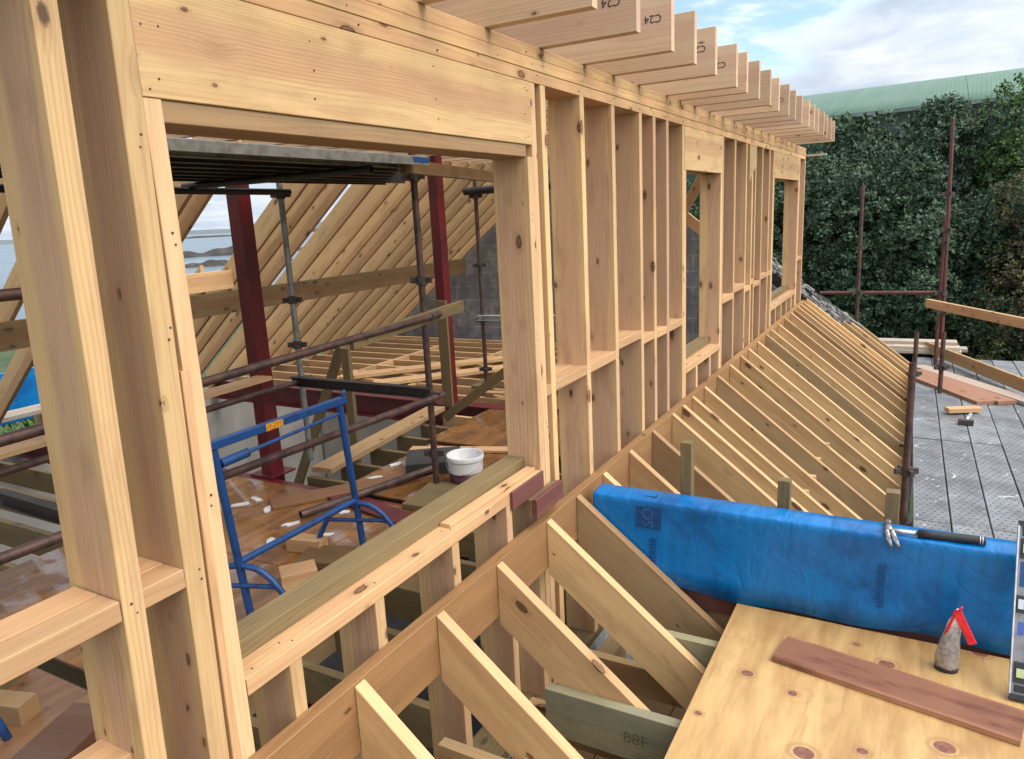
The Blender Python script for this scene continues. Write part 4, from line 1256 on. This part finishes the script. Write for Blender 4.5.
for k, (x, y) in enumerate(((-4.34, 3.47), (-4.30, 3.60), (-4.06, 3.48), (-3.70, 3.36), (-3.52, 3.66), (-3.75, 4.32), (-3.79, 4.63), (-3.82, 4.90), (-3.62, 3.10), (-3.9, 2.9), (-3.35, 3.3))):
    n = 9
    q = []
    for i in range(n):
        t = 2 * math.pi * i / n
        rr = rn.uniform(.6, 1.1)
        q.append((0.075 * rr * math.cos(t), 0.033 * rr * math.sin(t)))
    v = [(a, b_, 0.0) for a, b_ in q] + [(a, b_, 0.003 + rn.uniform(0, .006)) for a, b_ in q]
    f = [tuple(reversed(range(n))), tuple(range(n, 2 * n))] + [(i, (i + 1) % n, (i + 1) % n + n, i + n) for i in range(n)]
    o = mesh('paper_scrap', v, f, 'paper', Matrix.Translation((x, y, -1.9985)) @ Matrix.Rotation(rn.uniform(0, 3.1), 4, 'Z'))
    tag(o, 'torn scrap of white paper stuck to the wet floor boards', 'paper scrap', 'torn paper scraps on the floor')
for p0, p1, w_, mt, lab in (((-3.9, 5.0, -1.985), (-2.9, 5.35, -1.985), 0.12, 'pine', 'short pale plank lying on the wet floor beyond the scaffold pole'),
                            ((-3.1, 6.9, -1.975), (-2.2, 8.1, -1.975), 0.20, 'old_pine', 'weathered plank on the far floor near the block gable'),
                            ((-4.1, 3.55, -1.985), (-3.35, 4.6, -1.992), 0.20, 'damp_board', 'damp brown board lying beside the rusty loose tube')):
    o = timber('loose_board', p0, p1, w_, 0.022, mt, None)
    tag(o, lab, 'board', 'loose boards on the wet floor')
# debris heap on the far floor
for k in range(7):
    x, y = -3.75 + rn.uniform(-.5, .6), 7.2 + rn.uniform(-.3, .5)
    a = rn.uniform(0, 3.1)
    ax = Vector((math.cos(a), math.sin(a), 0)) * rn.uniform(.15, .4)
    o = timber('board_offcut', Vector((x, y, -1.97 + 0.024 * k)) - ax, Vector((x, y, -1.97 + 0.024 * k)) + ax, rn.uniform(.06, .16), 0.022, ('pine', 'pine_joist', 'old_pine')[k % 3], None)
    tag(o, 'small board offcut in the heap on the floor beyond the far red post', 'offcut', 'heap of board offcuts')

# ------------------------------------------------------------------ bucket
bk = thing('plastic_bucket', 'open white plastic bucket with a maroon band standing on the wet floor', 'bucket', (-2.975, 4.47, -2.0))
def lathe(name, prof, mat, c, parent, seg=32):
    rings = [[(c[0] + r * math.cos(2 * math.pi * i / seg), c[1] + r * math.sin(2 * math.pi * i / seg), c[2] + z) for i in range(seg)] for r, z in prof]
    v, f = ringmesh(rings, False)
    return mesh(name, v, f, mat, None, parent, smooth=True)
bc = (-2.975, 4.47, -2.0)
lathe('bucket_body', [(0.0, 0.0), (0.118, 0.0), (0.122, 0.01), (0.1235, 0.018), (0.137, 0.205), (0.137, 0.21), (0.143, 0.21), (0.143, 0.215), (0.144, 0.24), (0.140, 0.248), (0.134, 0.24), (0.118, 0.012), (0.0, 0.010)], 'bucket', bc, bk)
lathe('printed_band', [(0.1250, 0.030), (0.1318, 0.120), (0.1330, 0.120), (0.1262, 0.030)], 'maroon_band', bc, bk)
sweep('handle', [(bc[0] + 0.146 * math.cos(t), bc[1] + 0.146 * math.sin(t), bc[2] + 0.20 - 0.075 * math.sin(u)) for t, u in ((3.4 + 3.0 * k / 12, math.pi * k / 12) for k in range(13))], 0.003, 'galv_light', bk, 6)

# ------------------------------------------------------------------ blue trestles
def trestle(name, lab, ya, yb, x, zt, feet=True):
    t = thing(name, lab, 'trestle', (x, (ya + yb) / 2, -2.0), 'blue steel trestles')
    box('top_bar', (x - 0.022, ya - 0.03, zt - 0.043), (x + 0.020, yb + 0.05, zt), 'blue_paint', t, c=0.004)
    sweep('end_hook', [(x, yb + 0.03, zt - 0.01), (x, yb + 0.045, zt + 0.02), (x, yb + 0.05, zt + 0.035)], 0.012, 'blue_paint', t, 8)
    for y, yo in ((ya, 0.02), (yb, 0.02)):
        tube('leg', (x, y + 0.0, zt - 0.045), (x, y + 0.085, -1.998), 0.021, 'blue_paint', t)
        # splayed feet: inverted U straddling the leg, joined by a short bar
        yc = y + 0.055
        fp = []
        for k in range(15):
            q = k / 14
            w = -1 + 2 * q
            ax = abs(w)
            z = -1.998 + 0.32 * (1 - ax ** 2.6)
            fp.append((x + 0.28 * w, yc + 0.10 * w, z))
        sweep('foot', fp, 0.017, 'blue_paint', t, 10)
        tube('foot_bar', (x - 0.19, yc - 0.07, -1.79), (x + 0.19, yc + 0.07, -1.79), 0.013, 'blue_paint', t, hollow=False)
    tube('stretcher', (x, ya + 0.04, -1.66), (x, yb + 0.05, -1.66), 0.019, 'blue_paint', t)
    tube('inner_bar', (x, ya, zt - 0.125), (x, yb, zt - 0.095), 0.010, 'blue_paint', t)
    tube('sleeve', (x, ya + 0.03, zt - 0.126), (x, ya + 0.20, zt - 0.12), 0.024, 'blue_paint', t)
    return t


t1 = trestle('blue_trestle', 'worn blue steel trestle with orange label on the wet floor behind the window opening', 2.265, 3.165, -2.97, -0.995)
box('warning_label', (-2.9498, 2.585, -1.036), (-2.9490, 2.705, -0.997), 'orange_label', t1, c=0.0001)
trestle('blue_trestle', 'second blue trestle almost hidden behind the foremost studs, only a foot showing at lower left', 0.22, 1.10, -3.46, -0.99)

# ------------------------------------------------------------------ outside scaffold
esc = thing('eaves_scaffold', 'grey perforated steel plank walkway with rusty standards along the lower eaves at right', 'scaffold', (0.6, 6.5, -2.2))
TL = 0.0175
rows = [(3.45, 5.50), (5.51, 7.50), (7.51, 9.50), (9.51, 11.5)]
for r, (y0, y1) in enumerate(rows):
    for k in range(8):
        yc = (y0 + y1) / 2
        x = 0.135 + 0.2335 * k + (6.7 - yc) * TL + 0.0
        steel_plank('walkway_plank', x, y0, y1, -2.20 + random.uniform(-.003, .003), esc, 'plank', 0.225, TL)


def est(p0, p1, mat='rust_tube', r=TR, cps=(), name='standard'):
    t = tube(name, p0, p1, r, mat, esc)
    for z in cps:
        coupler((p0[0] + (p1[0] - p0[0]) * (z - p0[2]) / (p1[2] - p0[2]), p0[1], z), t)
    return t


est((-0.005, 5.60, -4.7), (-0.024, 5.60, -1.114), cps=(-1.89,))
est((-0.022, 9.20, -4.7), (-0.023, 9.20, -1.479), cps=(-1.95,))
est((0.262, 9.37, -4.7), (0.240, 9.39, -1.50), cps=(-1.9,))
est((0.215, 11.0, -4.7), (0.205, 11.0, -0.30), 'red_tube', cps=(-1.25, -0.6, 0.0))
est((0.262, 11.0, -1.85), (0.200, 11.0, 0.88), 'red_tube', cps=(-1.5, -0.45))
est((-0.744, 11.0, -4.7), (-0.770, 11.0, 0.165), cps=(-1.25,))
est((-0.02, 3.55, -4.7), (-0.02, 3.55, -2.05))
est((-1.25, 11.03, -1.262), (0.17, 11.03, -1.248), 'red_tube', name='guard_rail')
est((-0.05, 11.05, -1.275), (0.16, 11.05, -1.262), 'red_tube', name='guard_rail')
for y in (3.6, 5.6, 7.55, 9.4, 11.0):
    est((-0.1, y, -2.29), (2.2, y, -2.29), 'rust_tube', name='transom')
for y in (5.6, 9.4):
    est((2.05, y, -4.7), (2.05, y, -1.2))
o = timber('guard_timber', (0.065, 10.52, -1.322), (1.30, 8.30, -1.322), 0.045, 0.105, 'pine', None)
tag(o, 'long pale timber guard rail hung across the far end of the walkway', 'guard rail')
o = timber('toe_board', (0.10, 11.72, -2.09), (1.25, 9.05, -2.09), 0.04, 0.15, 'old_pine', None)
tag(o, 'upright timber toe board along the far splayed edge of the walkway', 'toe board')
for k, (p0, p1, w, mt, lab) in enumerate((((0.02, 10.14, -2.180), (0.69, 8.99, -2.180), 0.25, 'old_board', 'red brown board across the walkway end, nearer of the two'),
                                         ((0.02, 10.44, -2.178), (0.86, 9.04, -2.178), 0.20, 'old_board', 'red brown board across the walkway end, farther of the two'),
                                         ((0.02, 10.72, -2.175), (1.15, 8.98, -2.175), 0.18, 'grey_board', 'whitish board lying beside the red brown boards'))):
    o = timber('walkway_board', p0, p1, w, 0.038, mt, None)
    tag(o, lab, 'board', 'boards across the walkway end')
for k, (x0, x1, y, z) in enumerate(((-0.9, 0.52, 11.62, -2.14), (-0.9, 0.60, 11.85, -2.14), (-0.8, 0.50, 11.66, -2.09), (-0.95, 0.47, 11.82, -2.045))):
    o = timber('stacked_plank', (x0, y, z), (x1, y + 0.05, z), 0.22, 0.045, 'grey_board', None)
    tag(o, ('grey plank at the bottom near side of the far stack', 'grey plank at the bottom far side of the far stack', 'grey plank in the middle of the far stack', 'topmost grey plank of the far stack')[k] + ' beyond the walkway', 'plank', 'stack of grey planks')
o = timber('timber_offcut', (0.295, 8.46, -2.155), (0.585, 8.60, -2.155), 0.10, 0.045, 'pine', None)
tag(o, 'pale timber offcut lying on the steel walkway', 'offcut')
lh = thing('lump_hammer', 'small hammer with a dark head lying on the walkway beside the pale offcut', 'hammer', (0.45, 8.12, -2.2))
timber('head', (0.385, 8.10, -2.17), (0.515, 8.09, -2.17), 0.055, 0.05, 'coupler', lh, c=0.006)
sweep('shaft', [(0.45, 8.10, -2.165), (0.47, 8.22, -2.16), (0.50, 8.36, -2.155)], 0.016, 'galv_light', lh, 8)

# ------------------------------------------------------------------ green barn behind the trees
barn = thing('green_barn', 'long barn with a pale green curved sheet roof rising behind the trees', 'barn', (0, 46, -4.7))
an = R(-2.0)
bR = 15.0
prof = []
for k in range(17):
    a = R(140) - R(100) * k / 16
    prof.append((math.cos(a) * bR, 4.40 + (math.sin(a) - math.sin(R(40))) * bR * 0.45))
ve = []
for s in (-14, 90):
    for (yy, zz) in prof:
        ve.append((s, yy, zz))
n = len(prof)
fa = [(i, i + n, i + n + 1, i + 1) for i in range(n - 1)]
BM = Matrix.Translation((0, 45.2 + 11.5, 0.07)) @ Matrix.Rotation(an, 4, 'Z') @ Matrix.Rotation(R(-0.5), 4, 'Y')
o = mesh('barn_roof', ve, fa, 'barn_green', BM, barn, smooth=True)
o.modifiers.new('thick', 'SOLIDIFY').thickness = 0.06
for yy in (-11.4, 11.4):
    v = [(-14, yy - .1, -6), (90, yy - .1, -6), (90, yy + .1, -6), (-14, yy + .1, -6), (-14, yy - .1, 4.3), (90, yy - .1, 4.3), (90, yy + .1, 4.3), (-14, yy + .1, 4.3)]
    mesh('barn_wall', v, [(3, 2, 1, 0), (4, 5, 6, 7), (0, 1, 5, 4), (1, 2, 6, 5), (2, 3, 7, 6), (3, 0, 4, 7)], 'barn_wall', BM, barn)
v = [(-14, -11.85, 4.18), (90, -11.85, 4.18), (90, -11.6, 4.18), (-14, -11.6, 4.18), (-14, -11.85, 4.32), (90, -11.85, 4.32), (90, -11.6, 4.32), (-14, -11.6, 4.32)]
mesh('gutter', v, [(3, 2, 1, 0), (4, 5, 6, 7), (0, 1, 5, 4), (1, 2, 6, 5), (2, 3, 7, 6), (3, 0, 4, 7)], 'gutter', BM, barn)


# ------------------------------------------------------------------ trees
def tree(name, lab, base, height, rx, ry, nleaf, leaf, mat, seed, crown_lo=0.06, lobes=34, twig=0, sparse=1.0, group='trees beyond the walkway'):
    rg = np.random.default_rng(seed)
    bx, by, bz = base
    t = thing(name, lab, 'tree', base, group)
    # trunk and limbs
    tv, tf = [], []

    def limb(p, q, r0, r1, seg=7):
        p, q = np.array(p, float), np.array(q, float)
        d = q - p
        d /= np.linalg.norm(d)
        a = np.cross(d, [0.3, 0.9, 0.1])
        a /= np.linalg.norm(a)
        b = np.cross(d, a)
        k = len(tv)
        for (c, r) in ((p, r0), ((p + q) / 2 + rg.normal(size=3) * 0.04 * np.linalg.norm(q - p), (r0 + r1) / 2), (q, r1)):
            for i in range(seg):
                w = 2 * math.pi * i / seg
                tv.append(tuple(c + r * (math.cos(w) * a + math.sin(w) * b)))
        for m in range(2):
            for i in range(seg):
                j = (i + 1) % seg
                tf.append((k + m * seg + i, k + m * seg + j, k + (m + 1) * seg + j, k + (m + 1) * seg + i))

    top = np.array([bx + rg.normal() * .2, by + rg.normal() * .2, bz + height * 0.72])
    limb((bx, by, bz - 0.3), top, 0.05 * height * 0.5, 0.03)
    cz = bz + height * (crown_lo + (1 - crown_lo) / 2)
    rz = height * (1 - crown_lo) / 2
    cen = np.array([bx, by, cz])
    lob = []
    for i in range(lobes):
        d = rg.normal(size=3)
        d /= np.linalg.norm(d)
        k = rg.uniform(0.55, 0.92)
        c = cen + d * np.array([rx, ry, rz]) * k
        lob.append((c, rg.uniform(0.30, 0.56) * min(rx, ry, rz) * 1.1))
        if i % 3 == 0:
            limb((bx, by, bz + height * rg.uniform(.2, .6)), c, 0.018 * height * 0.3, 0.008)
    for i in range(twig):
        a = np.array([bx + rg.uniform(-rx, rx) * .8, by + rg.uniform(-ry, ry) * .4, cz + rz * 0.75])
        limb(a, a + np.array([rg.normal() * .5, rg.normal() * .3, rg.uniform(.4, 1.0)]), 0.008, 0.003, 5)
    mesh('trunk', tv, tf, 'bark', None, t, smooth=True)
    # sprigs of leaves on the lobes
    per = 10
    ns = nleaf // per
    li = rg.integers(0, len(lob), ns)
    C = np.array([l[0] for l in lob])[li]
    Rr = np.array([l[1] for l in lob])[li]
    d = rg.normal(size=(ns, 3))
    d[:, 2] += 0.25
    d /= np.linalg.norm(d, axis=1)[:, None]
    P = C + d * (Rr * rg.uniform(0.0, 1.0, ns) ** 0.22 * 1.04)[:, None]
    tint_s = np.clip(0.30 + 0.22 * rg.normal(size=ns) + 0.25 * (rg.random(len(lob))[li] - 0.5), 0, 1)
    PP = np.repeat(P, per, 0)
    dd = np.repeat(d, per, 0)
    n_ = len(PP)
    tg = np.cross(dd, rg.normal(size=(n_, 3)))
    tg /= np.linalg.norm(tg, axis=1)[:, None]
    ax = tg + dd * 0.45 + rg.normal(size=(n_, 3)) * 0.25
    ax[:, 2] += 0.3
    ax /= np.linalg.norm(ax, axis=1)[:, None]
    sd2 = np.cross(ax, dd + rg.normal(size=(n_, 3)) * 0.35)
    sd2 /= np.linalg.norm(sd2, axis=1)[:, None]
    L = leaf * rg.uniform(0.7, 1.4, n_)
    b0 = PP + rg.normal(size=(n_, 3)) * leaf * 0.45
    w = L * rg.uniform(.22, .34, n_)
    V = np.empty((n_, 4, 3))
    V[:, 0] = b0
    V[:, 1] = b0 + ax * (L * .5)[:, None] + sd2 * w[:, None]
    V[:, 2] = b0 + ax * L[:, None]
    V[:, 3] = b0 + ax * (L * .5)[:, None] - sd2 * w[:, None]
    me = bpy.data.meshes.new('crown')
    me.vertices.add(n_ * 4)
    me.vertices.foreach_set('co', V.reshape(-1))
    me.loops.add(n_ * 4)
    me.loops.foreach_set('vertex_index', np.arange(n_ * 4))
    me.polygons.add(n_)
    me.polygons.foreach_set('loop_start', np.arange(0, n_ * 4, 4))
    me.update(calc_edges=True)
    at = me.attributes.new('tint', 'FLOAT', 'FACE')
    tt = np.clip(np.repeat(tint_s, per) + 0.07 * rg.normal(size=n_), 0, 1)
    at.data.foreach_set('value', tt)
    me.materials.append(M[mat])
    o = bpy.data.objects.new('crown', me)
    place(o, Matrix.Identity(4), t)
    return t


tree('evergreen_tree', 'dark bushy evergreen directly behind the far corner of the stud wall', (-3.2, 17.6, -4.75), 6.0, 2.2, 1.8, 100000, 0.07, 'leaf_dark', 1, lobes=34)
tree('evergreen_tree', 'dark bushy evergreen behind the shorter left scaffold pole', (-1.35, 16.6, -4.75), 6.0, 1.9, 1.6, 120000, 0.066, 'leaf_dark', 2, lobes=34)
tree('evergreen_tree', 'tall dark evergreen standing behind the tall red pole', (0.35, 18.4, -4.75), 6.75, 2.3, 1.8, 120000, 0.07, 'leaf_dark', 3, lobes=34)
tree('evergreen_tree', 'low dark evergreen filling the gap below the tall red pole', (0.0, 15.9, -4.75), 4.6, 1.7, 1.3, 80000, 0.066, 'leaf_dark', 4, lobes=28)
tree('broadleaf_tree', 'brighter green tree with bare twigs on top at the upper right', (2.35, 19.2, -4.75), 6.95, 2.1, 1.8, 100000, 0.07, 'leaf_bright', 5, twig=22, lobes=34)
tree('brown_shrub', 'tall brownish thin leaved shrub at the right edge beyond the guard timber', (2.0, 15.2, -4.75), 4.9, 1.35, 1.2, 45000, 0.06, 'leaf_brown', 6, lobes=28)
tree('evergreen_tree', 'dark evergreen at the far left of the tree row, seen only through the far window', (-6.2, 18.6, -4.75), 5.6, 2.4, 1.8, 30000, 0.13, 'leaf_dark', 7)
tree('broadleaf_tree', 'green tree at the far right end of the row behind the brown shrub', (4.8, 18.2, -4.75), 6.3, 2.2, 1.8, 30000, 0.13, 'leaf_bright', 8)
tree('evergreen_tree', 'back row dark evergreen between the two poles', (-1.5, 20.6, -4.75), 6.6, 2.8, 1.6, 50000, 0.12, 'leaf_dark', 9, lobes=44)
tree('evergreen_tree', 'low dark evergreen behind the right end of the guard timber', (1.7, 16.9, -4.75), 5.0, 1.8, 1.4, 80000, 0.066, 'leaf_dark', 10, lobes=28)
# gorse and shrubs on the seaward side behind the rear eaves
for k, (x, y, h, lab) in enumerate(((-11.0, 3.4, 2.9, 'green shrub behind the rear eaves at far left'), (-12.2, 5.6, 2.7, 'green shrub glimpsed between rear rafters in the middle'), (-13.0, 8.4, 2.4, 'green shrub behind the rear rafters nearest the gable'))):
    tree('green_shrub', lab, (x, y, -4.9), h, 1.3, 1.4, 9000, 0.11, 'leaf_bright', 30 + k, lobes=18, group='shrubs behind the rear eaves')
